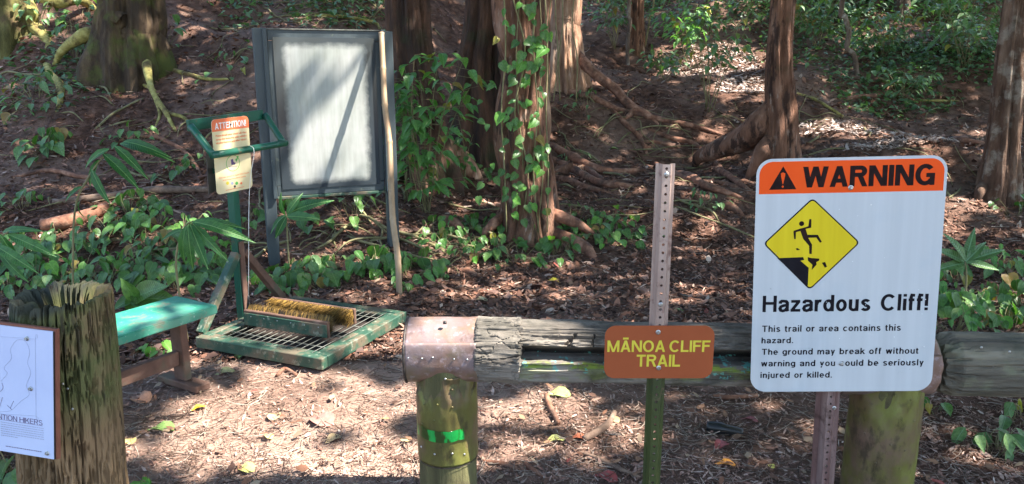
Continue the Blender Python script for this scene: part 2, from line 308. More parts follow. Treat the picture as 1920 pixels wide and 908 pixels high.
# ------------------------------------------------------------ ground
def make_ground():
    ys = np.concatenate([np.linspace(-14, 2, 40), np.geomspace(2.05, 14, 330), np.linspace(14.1, 24, 70), np.linspace(25, 90, 50)])
    us = np.concatenate([np.linspace(-3.4, -.82, 40)[:-1], np.linspace(-.82, .82, 380), np.linspace(.82, 3.4, 40)[1:]])
    Y, U = np.meshgrid(ys, us, indexing='ij'); X = U*(np.abs(Y) + 2.0)
    Z = H(X, Y) - .004
    V = np.stack([X, Y, Z], -1).reshape(-1, 3); a, b = Y.shape
    i = np.arange(a*b).reshape(a, b); F = np.stack([i[:-1, :-1], i[:-1, 1:], i[1:, 1:], i[1:, :-1]], -1).reshape(-1, 4)
    me = bpy.data.meshes.new('ground'); me.vertices.add(len(V)); me.vertices.foreach_set('co', V.ravel())
    me.loops.add(F.size); me.loops.foreach_set('vertex_index', F.ravel().astype(np.int32)); me.polygons.add(len(F))
    me.polygons.foreach_set('loop_start', (np.arange(len(F))*4).astype(np.int32)); me.update(calc_edges=True)
    me.polygons.foreach_set('use_smooth', [True]*len(F))
    tr = np.clip(1.25 - np.abs(X + .75 - .12*(Y-3))/1.5, 0, 1)*np.clip((5.4 - Y)/1.2, 0, 1)*np.clip(.75 + .5*np.sin(X*3.1+Y*2.3)*np.sin(Y*3.7-X), 0, 1)
    at_ = me.attributes.new('trail', 'FLOAT', 'POINT'); at_.data.foreach_set('value', tr.ravel())
    return tag(link('ground', me, M_['ground']), kind='structure')
make_ground()
# ------------------------------------------------------------ trees
def trunk_mesh(pts, rad, seg=110, n=22, flute=.1, lobes=5, flare=.5, flh=.5, ns=.16, seed=0):
    z0 = 0
    def prof(a, t, c):
        hh = max(0, c.z - z0); fl = math.exp(-hh/flh)
        lob = math.sin(a*lobes + seed) * .6 + math.sin(a*(lobes-2) + seed*2.3)*.4
        v = 1 + flute*math.sin(a*7 + seed + hh*.7) * (.6 + .4*math.sin(a*3 + hh)) + flare*fl*(.7 + .9*max(0, lob))
        q = Vector((math.cos(a)*2.4, math.sin(a)*2.4, hh*1.1 + seed*7))
        rg = abs(noise.noise(Vector((math.cos(a)*5.5, math.sin(a)*5.5, hh*.55 + seed*3)))) ; r2 = abs(noise.noise(Vector((math.cos(a)*13, math.sin(a)*13, hh*1.6 + seed))))
        v += -.10*max(0, 1 - rg/.13) - .045*max(0, 1 - r2/.16)
        v += ns*.7*noise.noise(q) + ns*.5*noise.noise(q*2.6) + ns*.35*(abs(noise.noise(Vector((q.x*4, q.y*4, q.z*1.6))))-.3)
        return v
    return tube_vf(pts, rad, seg=seg, n=n, prof=prof)
TREES = []
def tree(label, pix, m, seed, base_dz=-.55, top=8.5, lean=(0, 0), roots=(), rootm=None, nm='forest_tree', lobes=5, flare=.5, flh=.5, cat='tree', depth=None, flute=.15, ns=.2):
    """pix: (px, py, width px) from the base upwards; the trunk is carried on above the frame to its crown"""
    b = gp(pix[0][0], pix[0][1]); Yb = b.y if depth is None else depth
    root = thing(nm, label, cat, (b.x, Yb, h(b.x, Yb))); o = Vector(root.location)
    pts, rad = [], []
    for px, py, wd in pix:
        p = at(px, py, Yb); pts.append(p - o); rad.append(wd/2/FPX*((p - CAM).dot(FW)))
    pts[0].z = base_dz
    if len(pts) < 3: pts.insert(1, (pts[0]+pts[1])/2); rad.insert(1, (rad[0]+rad[1])/2)
    last = pts[-1]; rl = rad[-1]
    for k in (.35, .7, 1): pts.append(Vector((last.x + lean[0]*k, last.y + lean[1]*k, last.z + (top - last.z)*k))); rad.append(rl*(1 - .5*k))
    V, F = trunk_mesh(pts, rad, seed=seed, lobes=lobes, flare=flare, flh=flh, flute=flute, ns=ns)
    link('trunk', pymesh('trunk', V, F), m, root)
    for rp in roots:
        onT = rp[0][1] < pix[0][1] - 12 and abs(rp[0][0] - pix[0][0]) < 95; eg = gp(rp[-1][0], rp[-1][1]); Ya = Yb - .3*pix[1][2]/FPX*Yb; n_ = len(rp) - 1
        P = [at(x, y, (Yb + .05) if i == 0 else Ya + (eg.y - Ya)*i/n_) if onT else gp(x, y) for i, (x, y, wd) in enumerate(rp)]; P = [Vector((p.x, p.y, max(p.z, h(p.x, p.y)))) for p in P]; P[-1] = eg; rr = [wd/2/FPX*((p - CAM).dot(FW))*1.1 for p, (x, y, wd) in zip(P, rp)]
        if onT: rr[0] *= .55
        P = [p - o + Vector((0, 0, r*(.35 if i < len(P)-1 else -1.2))) for i, (p, r) in enumerate(zip(P, rr))]
        tube('root', P, rr, rootm or m, root, seg=12, n=8, ns=.22, nsc=2.6)
    lm = []
    for k in range(5):
        a = k*1.257 + seed; L = random.uniform(2.0, 3.4); s = pts[-2].lerp(pts[-1], random.uniform(.0, .9)); r0 = rl*.3
        e = s + Vector((math.cos(a)*L, math.sin(a)*L, random.uniform(.3, 1.3)))
        lm.append(([s, s.lerp(e, .5) + Vector((0, 0, .25)), e], [r0, r0*.6, r0*.2]))
    for q in lm: tube('limb', q[0], q[1], m, root, seg=7, n=4)
    TREES.append((root, o + pts[-1])); return root
B = M_
tree('broad tree at the top left with yellow green roots fanning down the bank', [(245, 125, 120), (243, 60, 100), (246, 0, 100)], B['bark_dark_moss'], 1.3, roots=[
    [(215, 70, 26), (212, 100, 22), (232, 125, 18), (248, 140, 10)], [(275, 100, 20), (276, 130, 16), (282, 160, 11), (292, 185, 9), (308, 208, 8), (330, 245, 5)],
    [(300, 200, 8), (318, 214, 7), (345, 222, 6), (362, 240, 4)], [(205, 138, 7), (240, 150, 8), (285, 168, 6), (300, 180, 4)],
    [(292, 190, 6), (300, 215, 6), (292, 235, 4)], [(190, 60, 20), (160, 70, 24), (120, 95, 14), (100, 120, 6)], [(320, 132, 8), (350, 140, 7), (395, 150, 6), (440, 145, 4)]], rootm=B['root_yellow'], flare=.4)
tree('mossy tree in the top left corner with swollen yellow roots', [(18, 60, 70), (15, 20, 60), (10, -40, 60)], B['bark_moss'], 2.1, roots=[
    [(8, 15, 40), (5, 40, 34), (0, 55, 14)], [(50, 5, 34), (58, 30, 28), (62, 55, 12)], [(45, 50, 30), (70, 60, 24), (95, 80, 10)], [(70, -2, 20), (110, 8, 22), (150, 2, 18), (180, 14, 10)],
    [(88, 125, 12), (98, 145, 13), (112, 160, 13), (114, 185, 11), (107, 208, 7)]], rootm=B['root_yellow'], flare=.7)
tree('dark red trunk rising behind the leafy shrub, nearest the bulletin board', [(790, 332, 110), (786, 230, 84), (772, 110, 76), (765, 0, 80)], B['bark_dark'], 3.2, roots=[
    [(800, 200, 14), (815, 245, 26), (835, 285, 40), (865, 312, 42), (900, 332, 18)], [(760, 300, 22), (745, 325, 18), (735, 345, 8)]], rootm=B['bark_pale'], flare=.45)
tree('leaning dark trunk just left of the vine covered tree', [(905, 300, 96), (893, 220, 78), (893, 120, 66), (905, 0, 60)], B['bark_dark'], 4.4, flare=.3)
tree('vine covered tree in the middle with shredded reddish bark', [(985, 440, 102), (990, 370, 84), (974, 240, 90), (984, 120, 76), (972, 0, 92)], B['bark_red'], 5.6, roots=[
    [(1020, 395, 26), (1050, 410, 20), (1085, 425, 18), (1120, 440, 6)], [(950, 400, 26), (925, 425, 20), (900, 440, 8)], [(1012, 425, 24), (1075, 462, 26), (1100, 485, 22), (1120, 490, 8)],
    [(830, 410, 12), (850, 425, 24), (868, 440, 16), (880, 452, 6)]], rootm=B['root_brown'], flare=.35, ns=.24)
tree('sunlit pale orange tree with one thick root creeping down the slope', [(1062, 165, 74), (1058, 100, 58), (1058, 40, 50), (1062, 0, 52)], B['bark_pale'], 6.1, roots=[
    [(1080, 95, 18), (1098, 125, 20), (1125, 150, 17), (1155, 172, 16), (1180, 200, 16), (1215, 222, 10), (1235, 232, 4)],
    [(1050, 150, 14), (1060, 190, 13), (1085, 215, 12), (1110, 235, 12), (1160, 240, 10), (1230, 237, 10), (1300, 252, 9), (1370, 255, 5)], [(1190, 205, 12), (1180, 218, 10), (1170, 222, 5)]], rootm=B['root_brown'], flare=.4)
tree('slim reddish tree at the top centre beside a thin dark stem', [(1193, 98, 28), (1194, 50, 25), (1193, 0, 25)], B['bark_red'], 7.3, flare=.2, roots=[[(1190, 90, 12), (1170, 90, 9), (1160, 95, 4)]])
tree('reddish tree above the warning sign with a buttress root reaching left', [(1460, 318, 66), (1464, 250, 54), (1462, 120, 46), (1468, 0, 42)], B['bark_red'], 8.8, roots=[
    [(1452, 190, 34), (1425, 240, 50), (1390, 270, 44), (1345, 287, 32), (1312, 298, 22), (1302, 310, 8)], [(1455, 250, 40), (1432, 290, 34), (1415, 318, 20), (1405, 335, 6)], [(1340, 308, 12), (1365, 335, 13), (1400, 345, 10), (1440, 352, 6)],
    [(1440, 270, 26), (1415, 315, 20), (1400, 335, 10)], [(1480, 300, 26), (1500, 330, 20), (1530, 350, 8)]], flare=.25)
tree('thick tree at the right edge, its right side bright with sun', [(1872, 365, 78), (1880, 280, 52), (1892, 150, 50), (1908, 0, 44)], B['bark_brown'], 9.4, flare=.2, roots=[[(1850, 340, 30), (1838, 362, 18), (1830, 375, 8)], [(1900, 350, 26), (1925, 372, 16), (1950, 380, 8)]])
tree('small trunk on the far slope at the top right', [(1690, 30, 26), (1692, 10, 22), (1694, -20, 20)], B['bark_grey'], 10.2, flare=.2)
mt = next(t for t, _ in TREES if 'vine covered' in t['label']); mo = Vector(mt.location); Ym = mo.y
for xs, wd, mm in (((960, 955, 965, 950, 948), 30, 'bark_dark'), ((1018, 1014, 1008, 1018, 1022), 26, 'bark_red'), ((990, 1000, 985, 992, 985), 20, 'bark_pale'), ((935, 940, 932, 938, 930), 22, 'bark_dark'), ((1030, 1022, 1026, 1016, 1030), 16, 'bark_pale'), ((975, 968, 978, 972, 965), 14, 'bark_red')):  # pale stems stand for sunlit strips, the light put into the bark colour
    dy = .18 if abs(xs[2]-978) < 30 else .1; P = [at(x, y, Ym - dy) - mo for x, y in zip(xs, (440, 330, 220, 110, -30))]; P[0].z = -.1; P[0].x *= 1.5; r = wd/2/FPX*Ym
    tube('twisted_stem', P, [r*1.5, r, r*.8, r, r*.9], M_[mm], mt, seg=22, n=16, ns=.55, nsc=3.2)
# crooked bare stems
for lab, P, r in (('crooked grey stem winding up from the bare slope on the right', [(1608, 140), (1602, 105), (1588, 90), (1592, 60), (1584, 30), (1580, 0)], 9),
                  ('thin dark stem just left of the slim reddish tree', [(1178, 120), (1177, 80), (1182, 40), (1180, 0)], 7),
                  ('thin pale stem right of the slim reddish tree', [(1208, 85), (1216, 50), (1220, 20), (1226, 0)], 3.5)):
    b = gp(*P[0]); o = thing('bare_sapling', lab, 'sapling', b)
    pts = [at(x, y, b.y) - b for x, y in P]; pts[0].z = -.1; e = pts[-1] + Vector((.2, 0, 2.2)); pts.append(e)
    rr = r/2/FPX*b.y; tube('stem', pts, [rr*1.1]+[rr]*(len(pts)-2)+[rr*.4], B['bark_grey'] if r > 5 else B['vine'], o, seg=8, n=6, ns=.2)
    TREES.append((o, b + e)) if False else None
# unseen trees added out of frame to carry the shading leaves
def shade_tree(label, x, y, seed, r=.28, top=8.0):
    root = thing('forest_tree', label, 'tree', (x, y, h(x, y))); o = Vector(root.location)
    pts = [Vector((0, 0, -.2)), Vector((.1, 0, 2.5)), Vector((-.05, .15, 5)), Vector((.15, .1, top))]
    V, F = trunk_mesh(pts, [r*1.2, r, r*.8, r*.5], seed=seed); link('trunk', pymesh('trunk', V, F), M_['bark_red'], root)
    for k in range(6):
        a = k*1.05 + seed; s = pts[-2].lerp(pts[-1], random.uniform(.3, 1)); e = s + Vector((math.cos(a)*3, math.sin(a)*3, random.uniform(.3, 1.2)))
        tube('limb', [s, s.lerp(e, .5) + Vector((0, 0, .3)), e], [r*.3, r*.2, r*.06], M_['bark_red'], root, seg=7, n=4)
    TREES.append((root, o + pts[-1]))
shade_tree('added unseen shade tree behind the viewpoint on the right, outside the picture', 5.2, -4.2, .3)
shade_tree('added unseen shade tree right of the log rail, outside the picture', 7.2, 2.6, 1.9)
shade_tree('added unseen shade tree behind the viewpoint on the left, outside the picture', -3.6, -4.0, 2.9)
shade_tree('added unseen shade tree far to the right of the trail, outside the picture', 10.8, 7.0, 4.1)
shade_tree('added unseen shade tree beyond the right edge of the slope, outside the picture', 14.0, 13.5, 5.3)
# crowns: leaves added overhead, gaps shaped to place the sun patches
kx, ky = S.x/S.z, S.y/S.z
def q(p): return (p.x - kx*p.z, p.y - ky*p.z)
LIT = []    # (qx, qy, rx, ry, keep)
def lit_g(px, py, rx, ry, keep=.06): p = gp(px, py); LIT.append((*q(p), rx, ry, keep))
def lit_p(px, py, Y, rx, ry, keep=.04): p = at(px, py, Y); LIT.append((*q(p), rx, ry, keep))
for a in ((600, 760, .55, .42), (430, 850, .4, .2), (700, 640, .3, .25), (640, 860, .5, .25), (330, 820, .3, .22), (1000, 760, .42, .18), (1000, 860, .35, .16), (560, 700, .3, .2), (480, 740, .3, .2),
          (840, 550, .6, .25, .3), (1080, 550, .7, .3, .35), (1300, 560, .5, .25, .45), (950, 500, .6, .2, .45), (1150, 820, .3, .15, .4), (1480, 820, .3, .2, .5), (750, 850, .3, .15, .1), (1340, 420, .5, .15, .55), (600, 420, .4, .2, .5), (700, 600, .25, .2, .1), (1350, 470, .3, .1, .5),
          (1330, 130, 1.0, .8), (1400, 170, .7, .4), (1270, 110, .5, .5), (1560, 240, .5, .25), (1650, 260, .6, .25, .1), (1740, 268, .4, .10, .3), (1830, 420, .35, .12, .3),
          (1060, 60, .3, .5), (60, 350, .5, .15, .35), (250, 335, .4, .12, .35), (430, 345, .3, .15, .4), (30, 40, .5, .4, .2), (130, 20, .3, .3, .3), (320, 70, .3, .2, .4), (560, 30, .6, .3, .4),
          (860, 295, .2, .15), (1200, 460, .3, .1, .4), (620, 500, .35, .15, .3), (110, 460, .5, .25, .3), (300, 450, .4, .2, .35), (200, 380, .6, .12, .2), (1860, 600, .3, .3, .35), (60, 70, .5, .3, .15), (130, 430, .3, .3, .4), (1380, 30, .6, .6, .35), (1650, 60, 1., .8, .45), (850, 450, .5, .2, .35), (1020, 450, .4, .15, .4),
          (250, 130, .3, .3, .35), (310, 215, .2, .2, .4), (1130, 170, .2, .2, .4), (1330, 300, .2, .2, .5), (700, 430, .3, .12, .4), (1880, 560, .3, .2, .4)): lit_g(*a)
for a in ((600, 200, 5.95, .28, .3, .12), (640, 290, 6.0, .22, .22, .15), (560, 120, 6.0, .25, .2, .4), (480, 620, 4.3, .42, .42, .15), (270, 600, 3.6, .26, .16), (230, 620, 3.5, .2, .1),
          (820, 620, 2.6, .13, .11), (940, 615, 2.6, .16, .1, .1), (1100, 600, 2.6, .22, .08, .15), (820, 780, 2.5, .12, .2, .3), (1235, 400, 2.4, .06, .2), (1235, 500, 2.4, .06, .14), (800, 250, 6.3, .35, .35, .35),
          (170, 600, 2.1, .1, .14, .2), (205, 700, 2.0, .07, .16, .3), (1910, 200, gp(1872, 365).y - .2, .3, .9, .05), (1920, 60, gp(1872, 365).y - .2, .3, .7, .05), (1890, 320, gp(1872, 365).y - .2, .3, .3, .05), (1475, 230, gp(1460, 318).y - .15, .1, .4, .2), (850, 280, gp(790, 332).y-.3, .2, .2, .1), (800, 150, 6.0, .3, .3, .3), (60, 40, gp(60, 60).y, .5, .3, .2), (1030, 150, 6.2, .12, .5, .3), (1020, 300, 6.2, .1, .3, .3), (1310, 625, 2.6, .12, .05, .4), (1000, 240, 6.7, .16, .4, .3),
          (740, 300, 5.9, .1, .3, .2), (450, 240, 4.4, .3, .25, .35), (1478, 100, 8.0, .2, .5, .4), (1060, 80, gp(1062, 165).y - .2, .3, .7, .1)): lit_p(*a)
SHADE = []
for a in ((1500, 400, 2.5, .2, .2), (1680, 400, 2.5, .2, .2), (1500, 620, 2.5, .2, .2), (1680, 620, 2.5, .2, .2), (50, 740, 1.9, .16, .18), (1650, 820, 2.6, .2, .2)): p = at(*a[:3]); a = (*a[:3], a[3]*1.5, a[4]*1.5); SHADE.append((*q(p), *a[3:]))
def crowns():
    N = 62000
    x = rng.uniform(-5, 20, N*2); y = rng.uniform(-5, 21, N*2); z = rng.uniform(6.4, 9.2, N*2)
    gz = H(x, y); z = z + np.maximum(gz, 0)*.9
    qx = x - kx*z; qy = y - ky*z
    ok = (qx > -9) & (qx < 12) & (qy > -2.5) & (qy < 19)
    clump = np.sin(qx*2.1 + 1.7*np.sin(qy*1.3)) * np.sin(qy*2.4 + 1.3*np.sin(qx*1.7)) + .6*np.sin(qx*6.1 + 2*np.sin(qy*4.))*np.sin(qy*5.3)
    keep = rng.random(N*2) < np.where(clump > .95, .3, 1.0)
    ok &= keep
    for lx, ly, rx, ry, kp in LIT:
        d = ((qx-lx)/rx)**2 + ((qy-ly)/ry)**2 + .35*np.sin(qx*17 + ly*9)*np.sin(qy*15 + lx*7)
        ok &= ~((d < 1) & (rng.random(N*2) > kp))
    for lx, ly, rx, ry in SHADE: ok |= (((qx-lx)/rx)**2 + ((qy-ly)/ry)**2 < 1) & (z < 9.0)
    idx = np.where(ok)[0]; x, y, z = x[idx], y[idx], z[idx]; n = len(x)
    tv = np.array([(0, -.5, 0), (.3, -.1, .06), (0, .5, -.04), (-.3, -.1, .06)], float); tf = [(0, 1, 2), (0, 2, 3)]
    s = rng.uniform(.2, .34, n); rot = np.stack([rng.uniform(-.7, .7, n), rng.uniform(-.7, .7, n), rng.uniform(0, 6.28, n)], 1)
    tint = np.stack([rng.uniform(.03, .08, n), rng.uniform(.11, .2, n), rng.uniform(.02, .05, n)], 1)
    T = np.array([[t[1].x, t[1].y] for t in TREES]); own = ((x[:, None]-T[:, 0])**2 + (y[:, None]-T[:, 1])**2).argmin(1)
    m = attr_mat('shade_crown_leaves', rough=.45, trans=.45, var=.2)
    for k, (root, top) in enumerate(TREES):
        w_ = own == k
        if w_.sum() < 4: continue
        P = np.stack([x, y, z], 1)[w_] - np.array(root.location)[None]
        o = scatter_mesh('shade_crown', tv, tf, P, rot[w_], np.repeat(s[w_, None], 3, 1), tint[w_], m); o.parent = root; o['kind'] = 'stuff'
crowns()
# ------------------------------------------------------------ loose roots on the slope
def ground_tube(name, label, cat, pix, m, lift=.55, group=None, sink=True, ns=.3, jit=0, seg=9):
    P = [gp(x, y) for x, y, wd in pix]; rr = [wd/2/FPX*((p - CAM).dot(FW)) for p, (x, y, wd) in zip(P, pix)]
    o = Vector(P[len(P)//2]); Q = []
    for i, (p, r) in enumerate(zip(P, rr)): Q.append(p - o + Vector((0, 0, r*lift if 0 < i < len(P)-1 or not sink else -r*1.1)))
    t = tube(name, Q, rr, m, None, seg=seg, n=7, ns=ns, nsc=7); t.location = o
    return tag(t, label, cat, group)
RB = M_['root_brown']
for lab, P in (('long root running left to right from the foot of the vine covered tree', [(1030, 265, 12), (1070, 298, 18), (1110, 318, 16), (1150, 326, 14), (1200, 322, 9), (1212, 318, 4)]),
               ('lower root beside the vine covered tree, ending left of the sign post', [(1020, 325, 10), (1060, 340, 13), (1100, 355, 12), (1155, 362, 6)]),
               ('forked root under the long root left of the sign post', [(1075, 305, 12), (1100, 322, 14), (1120, 335, 12), (1155, 355, 8)]),
               ('knotted root right of the trail sign post', [(1258, 318, 14), (1290, 335, 18), (1320, 352, 16), (1355, 362, 12), (1400, 372, 6)]),
               ('thin root crossing above the trail sign post', [(1205, 262, 8), (1240, 270, 7), (1275, 284, 5)]),
               ('pale root stub at the foot of the slope left of the warning sign', [(1345, 385, 10), (1370, 392, 18), (1395, 405, 10)]),
               ('dark root below the reddish tree, touching the warning sign edge', [(1330, 312, 10), (1352, 325, 13), (1390, 350, 12), (1425, 372, 8)]),
               ('root stretched along the rise between the two right hand trees', [(1560, 185, 7), (1620, 183, 9), (1690, 182, 9), (1728, 200, 5)]),
               ('low dark root in front of the tree at the right edge', [(1790, 255, 8), (1800, 265, 12), (1835, 270, 9), (1850, 268, 4)])):
    ground_tube('tree_root', lab, 'root', P, RB)
for lab, P in (('thick root running down right from the vine covered tree to the sign post', [(1030, 290, 14), (1075, 322, 16), (1120, 345, 14), (1165, 352, 13), (1210, 345, 9)]),
               ('root crossing the slope left of the buttressed reddish tree', [(1215, 240, 8), (1260, 262, 10), (1300, 272, 9), (1340, 300, 8)]),
               ('long root below the buttress of the reddish tree', [(1225, 300, 8), (1265, 330, 12), (1310, 345, 12), (1360, 348, 11), (1410, 365, 9)]),
               ('root looping over the upper slope right of the pale tree', [(1140, 195, 9), (1170, 232, 10), (1200, 262, 9), (1215, 290, 6)]),
               ('root on the left bank under the handrail loop', [(250, 250, 8), (300, 262, 9), (350, 290, 8), (380, 330, 5)]),
               ('root along the left bank above the fallen branch', [(20, 330, 8), (90, 322, 9), (160, 335, 9), (230, 330, 6)]),
               ('dark root beyond the trail just right of the leaning pole', [(855, 505, 8), (880, 512, 12), (905, 522, 8)])):
    ground_tube('tree_root', lab, 'root', P, RB)
for lab, P, mm in (('pale fallen branch lying across the right slope behind the warning sign', [(1495, 178, 5), (1530, 190, 6), (1580, 220, 5)], 'root_yellow'),
               ('long yellowish stick pointing right on the bare slope', [(1725, 190, 4), (1760, 191, 5), (1798, 191, 4)], 'root_yellow'),
               ('long yellow branch above the bulletin board', [(590, 32, 5), (640, 34, 7), (700, 44, 6), (712, 55, 4)], 'root_yellow'),
               ('thick dead branch lying on the bank left of the attention sign', [(100, 385, 12), (210, 372, 13), (290, 362, 15), (400, 360, 11)], 'twig'),
               ('short brown log lying against the bank at the far left', [(80, 432, 24), (130, 425, 26), (205, 398, 20)], 'root_brown'),
               ('curved grey stick on the litter behind the log rail', [(1095, 828, 13), (1120, 815, 14), (1142, 798, 13), (1152, 777, 10)], 'twig'),
               ('short bent brown stick below the log rail', [(1025, 745, 9), (1030, 765, 11), (1047, 797, 9)], 'root_brown'),
               ('long thin brown stick crossing the ground left of the green sign post', [(1085, 850, 6), (1120, 862, 8), (1160, 882, 9), (1200, 898, 7)], 'twig'),
               ('dark charred chunk of wood left of the warning sign post', [(1325, 806, 18), (1355, 812, 22), (1392, 817, 14)], 'black'),
               ('brown stick in the corner between rail post and sign post', [(905, 868, 8), (940, 872, 9), (975, 884, 6)], 'root_brown'),
               ('small dark stick left of the crossing brown stick', [(985, 872, 8), (1000, 885, 9), (1018, 896, 6)], 'root_brown'),
               ('brown stick under the rail right of the green sign post', [(1335, 745, 7), (1370, 748, 9), (1420, 745, 8)], 'root_brown'),
               ('short brown stick on the ground left of the leaning pole', [(700, 500, 6), (730, 488, 7), (770, 480, 5)], 'twig'),
               ('curled piece of dark bark in front of the boot cleaner', [(520, 708, 8), (534, 695, 8), (555, 706, 8)], 'root_brown')):
    ground_tube('fallen_branch', lab, 'branch', P, M_[mm], lift=.8, sink=False)
# ------------------------------------------------------------ litter
def litter():
    # template: a bent strip leaf, 8 verts
    tv = np.array([(0, -.5, 0), (.18, -.25, .05), (-.2, -.2, .04), (.22, .1, .02), (-.18, .12, .07), (.1, .35, .06), (-.1, .36, .02), (0, .52, .09)], float)
    tf = [(0, 1, 2), (1, 3, 2), (2, 3, 4), (3, 5, 4), (4, 5, 6), (5, 7, 6)]
    def field(N, y0, y1, wide=.86):
        u = rng.random(N); y = 1/(1/y0 - u*(1/y0 - 1/y1)); x = (rng.random(N)*2-1)*wide*(y+.5); return x, y
    cols = np.array([(.38, .21, .15), (.29, .14, .09), (.15, .07, .045), (.44, .29, .22), (.075, .038, .028), (.2, .085, .05), (.5, .37, .29), (.31, .155, .095)]); near = np.array([(.52, .345, .27), (.41, .25, .185), (.27, .145, .10), (.58, .42, .345), (.12, .06, .045), (.34, .18, .13), (.68, .54, .45), (.38, .22, .16)])
    def tints(n, pal, w, jit=.25): return np.clip(pal[rng.choice(len(pal), n, p=np.array(w)/sum(w))]*rng.uniform(1-jit, 1+jit, (n, 1)), 0, 1)
    m = attr_mat('dead_leaves', rough=.75, var=.3)
    def clear(x, y):                                            # litter sunk under the grate so the pit reads dark
        ux, uy = x + 1.63, y - 4.56; a = ux*e2x + uy*e2y; b = ux*(-e2y) + uy*e2x; return ~((a > .02) & (a < .85) & (np.abs(b) < .43))
    e2x, e2y = .92/math.hypot(.92, .39), -.39/math.hypot(.92, .39)
    # small chips and shreds on the trail
    N = 88000; x, y = field(N, 2.3, 7.5); ok = rng.random(N) < 1 - .55*np.clip(1 - ((x+1.25)/.8)**2 - ((y-3.4)/.8)**2, 0, 1); x, y = x[ok], y[ok]; N = len(x); path = np.clip(1.2 - (y-4.2)/2.2, .1, 1)
    L = rng.gamma(2.4, .0072, N) + .006; Wd = rng.uniform(.1, 1, N)**2*.8 + .1
    pos = np.stack([x, y, H(x, y) - .2*(~clear(x, y)) + rng.uniform(0, .008, N)], 1); rot = np.stack([rng.normal(0, .35, N), rng.normal(0, .35, N), rng.uniform(0, 6.28, N)], 1)
    scl = np.stack([L*Wd, L, L*rng.uniform(.3, 1.2, N)], 1)
    tag(scatter_mesh('leaf_litter', tv, tf, pos, rot, scl, np.where((y + .35*np.abs(x+.6) + rng.normal(0, .5, N) < 5.2)[:, None], tints(N, near, (6, 6, 4, 3, 1.5, 4, 1, 6), .18), tints(N, cols, (4, 5, 5, 3, 3, 4, 2, 4))), m), kind='stuff')
    # middle and far: whole leaves, bigger further out
    N = 60000; x, y = field(N, 4.0, 26); ok = (rng.random(N) < .8) | (x > -1.2) | (y < 6); x, y = x[ok], y[ok]; N = len(x); L = rng.gamma(2.8, .011, N) + .012 + .003*y; Wd = rng.uniform(.2, 1.2, N)
    pos = np.stack([x, y, H(x, y) - .2*(~clear(x, y)) + rng.uniform(0, .018, N)], 1); rot = np.stack([rng.normal(0, .4, N), rng.normal(0, .4, N), rng.uniform(0, 6.28, N)], 1)
    scl = np.stack([L*Wd, L, L*rng.uniform(.3, 1.6, N)], 1)
    tag(scatter_mesh('leaf_litter', tv, tf, pos, rot, scl, tints(N, cols, (3, 4, 7, 1.5, 8, 6, .8, 3)), m), kind='stuff')
    # fine dark litter on the slopes
    N = 46000; x, y = field(N, 5.6, 16); L = rng.gamma(2.4, .010, N) + .012; Wd = rng.uniform(.15, .9, N)
    pos = np.stack([x, y, H(x, y) + rng.uniform(.002, .016, N)], 1); rot = np.stack([rng.normal(.1, .45, N), rng.normal(0, .45, N), rng.uniform(0, 6.28, N)], 1)
    tag(scatter_mesh('leaf_litter', tv, tf, pos, rot, np.stack([L*Wd, L, L*rng.uniform(.3, 1.8, N)], 1), tints(N, cols*.8, (2, 5, 7, 1, 7, 6, .6, 3)), m), kind='stuff')
    # pale leaves laid to paint sun patches onto the slope
    pp = []
    for (px, py, rx, ry, n_) in ((1330, 130, .8, .7, 1500), (1410, 165, .5, .35, 700), (1600, 245, .8, .22, 900), (1690, 262, .6, .15, 500)):
        g = gp(px, py); a = rng.uniform(0, 6.28, n_); r = np.sqrt(rng.random(n_)); pp.append(np.stack([g.x + rx*r*np.cos(a), g.y + ry*r*np.sin(a)], 1))
    pp = np.concatenate(pp); N = len(pp); x, y = pp.T; L = rng.uniform(.04, .14, N); pos = np.stack([x, y, H(x, y) + rng.uniform(.005, .03, N)], 1)
    tag(scatter_mesh('sun_patch_litter', tv, tf, pos, np.stack([rng.normal(0, .3, N), rng.normal(0, .3, N), rng.uniform(0, 6.28, N)], 1), np.stack([L*rng.uniform(.2, .7, N), L, L], 1), tints(N, np.array([(.62, .5, .44), (.5, .38, .32), (.7, .6, .54), (.38, .25, .19)]), (3, 3, 2, 2)), m), kind='stuff')
    # larger curled leaves near
    N = 800; x, y = field(N, 2.4, 9); L = rng.uniform(.03, .07, N); Wd = rng.uniform(.7, 1.7, N)
    pos = np.stack([x, y, H(x, y) - .2*(~clear(x, y)) + rng.uniform(.006, .02, N)], 1); rot = np.stack([rng.normal(0, .3, N), rng.normal(0, .3, N), rng.uniform(0, 6.28, N)], 1)
    scl = np.stack([L*Wd*.8, L, L*rng.uniform(.8, 3, N)], 1)
    pal = np.array([(.3, .16, .09), (.2, .09, .05), (.4, .28, .18), (.32, .08, .06), (.12, .06, .04), (.45, .36, .16)])
    tag(scatter_mesh('leaf_litter', tv, tf, pos, rot, scl, tints(N, pal, (4, 4, 3, .4, 3, .3)), m), kind='stuff')
    # needles and twigs
    a = .5; tt = []; ft = []
    for i, yy in enumerate((-.5, -.15, .2, .5)):
        for k in range(3): an = k*2.094; tt.append((math.cos(an)*.5 + .0, yy, math.sin(an)*.5))
    for i in range(3):
        for k in range(3): k2 = (k+1) % 3; ft += [(i*3+k, i*3+k2, (i+1)*3+k2), (i*3+k, (i+1)*3+k2, (i+1)*3+k)]
    tt = np.array(tt); tt[3:6, 0] += 5; tt[6:9, 0] += 3; tt[9:, 2] += 1.5
    N = 16000; x, y = field(N, 2.3, 18); L = rng.uniform(.03, .16, N)*(.7+.08*y); r = rng.uniform(.0009, .0024, N)*(.6+.12*y)
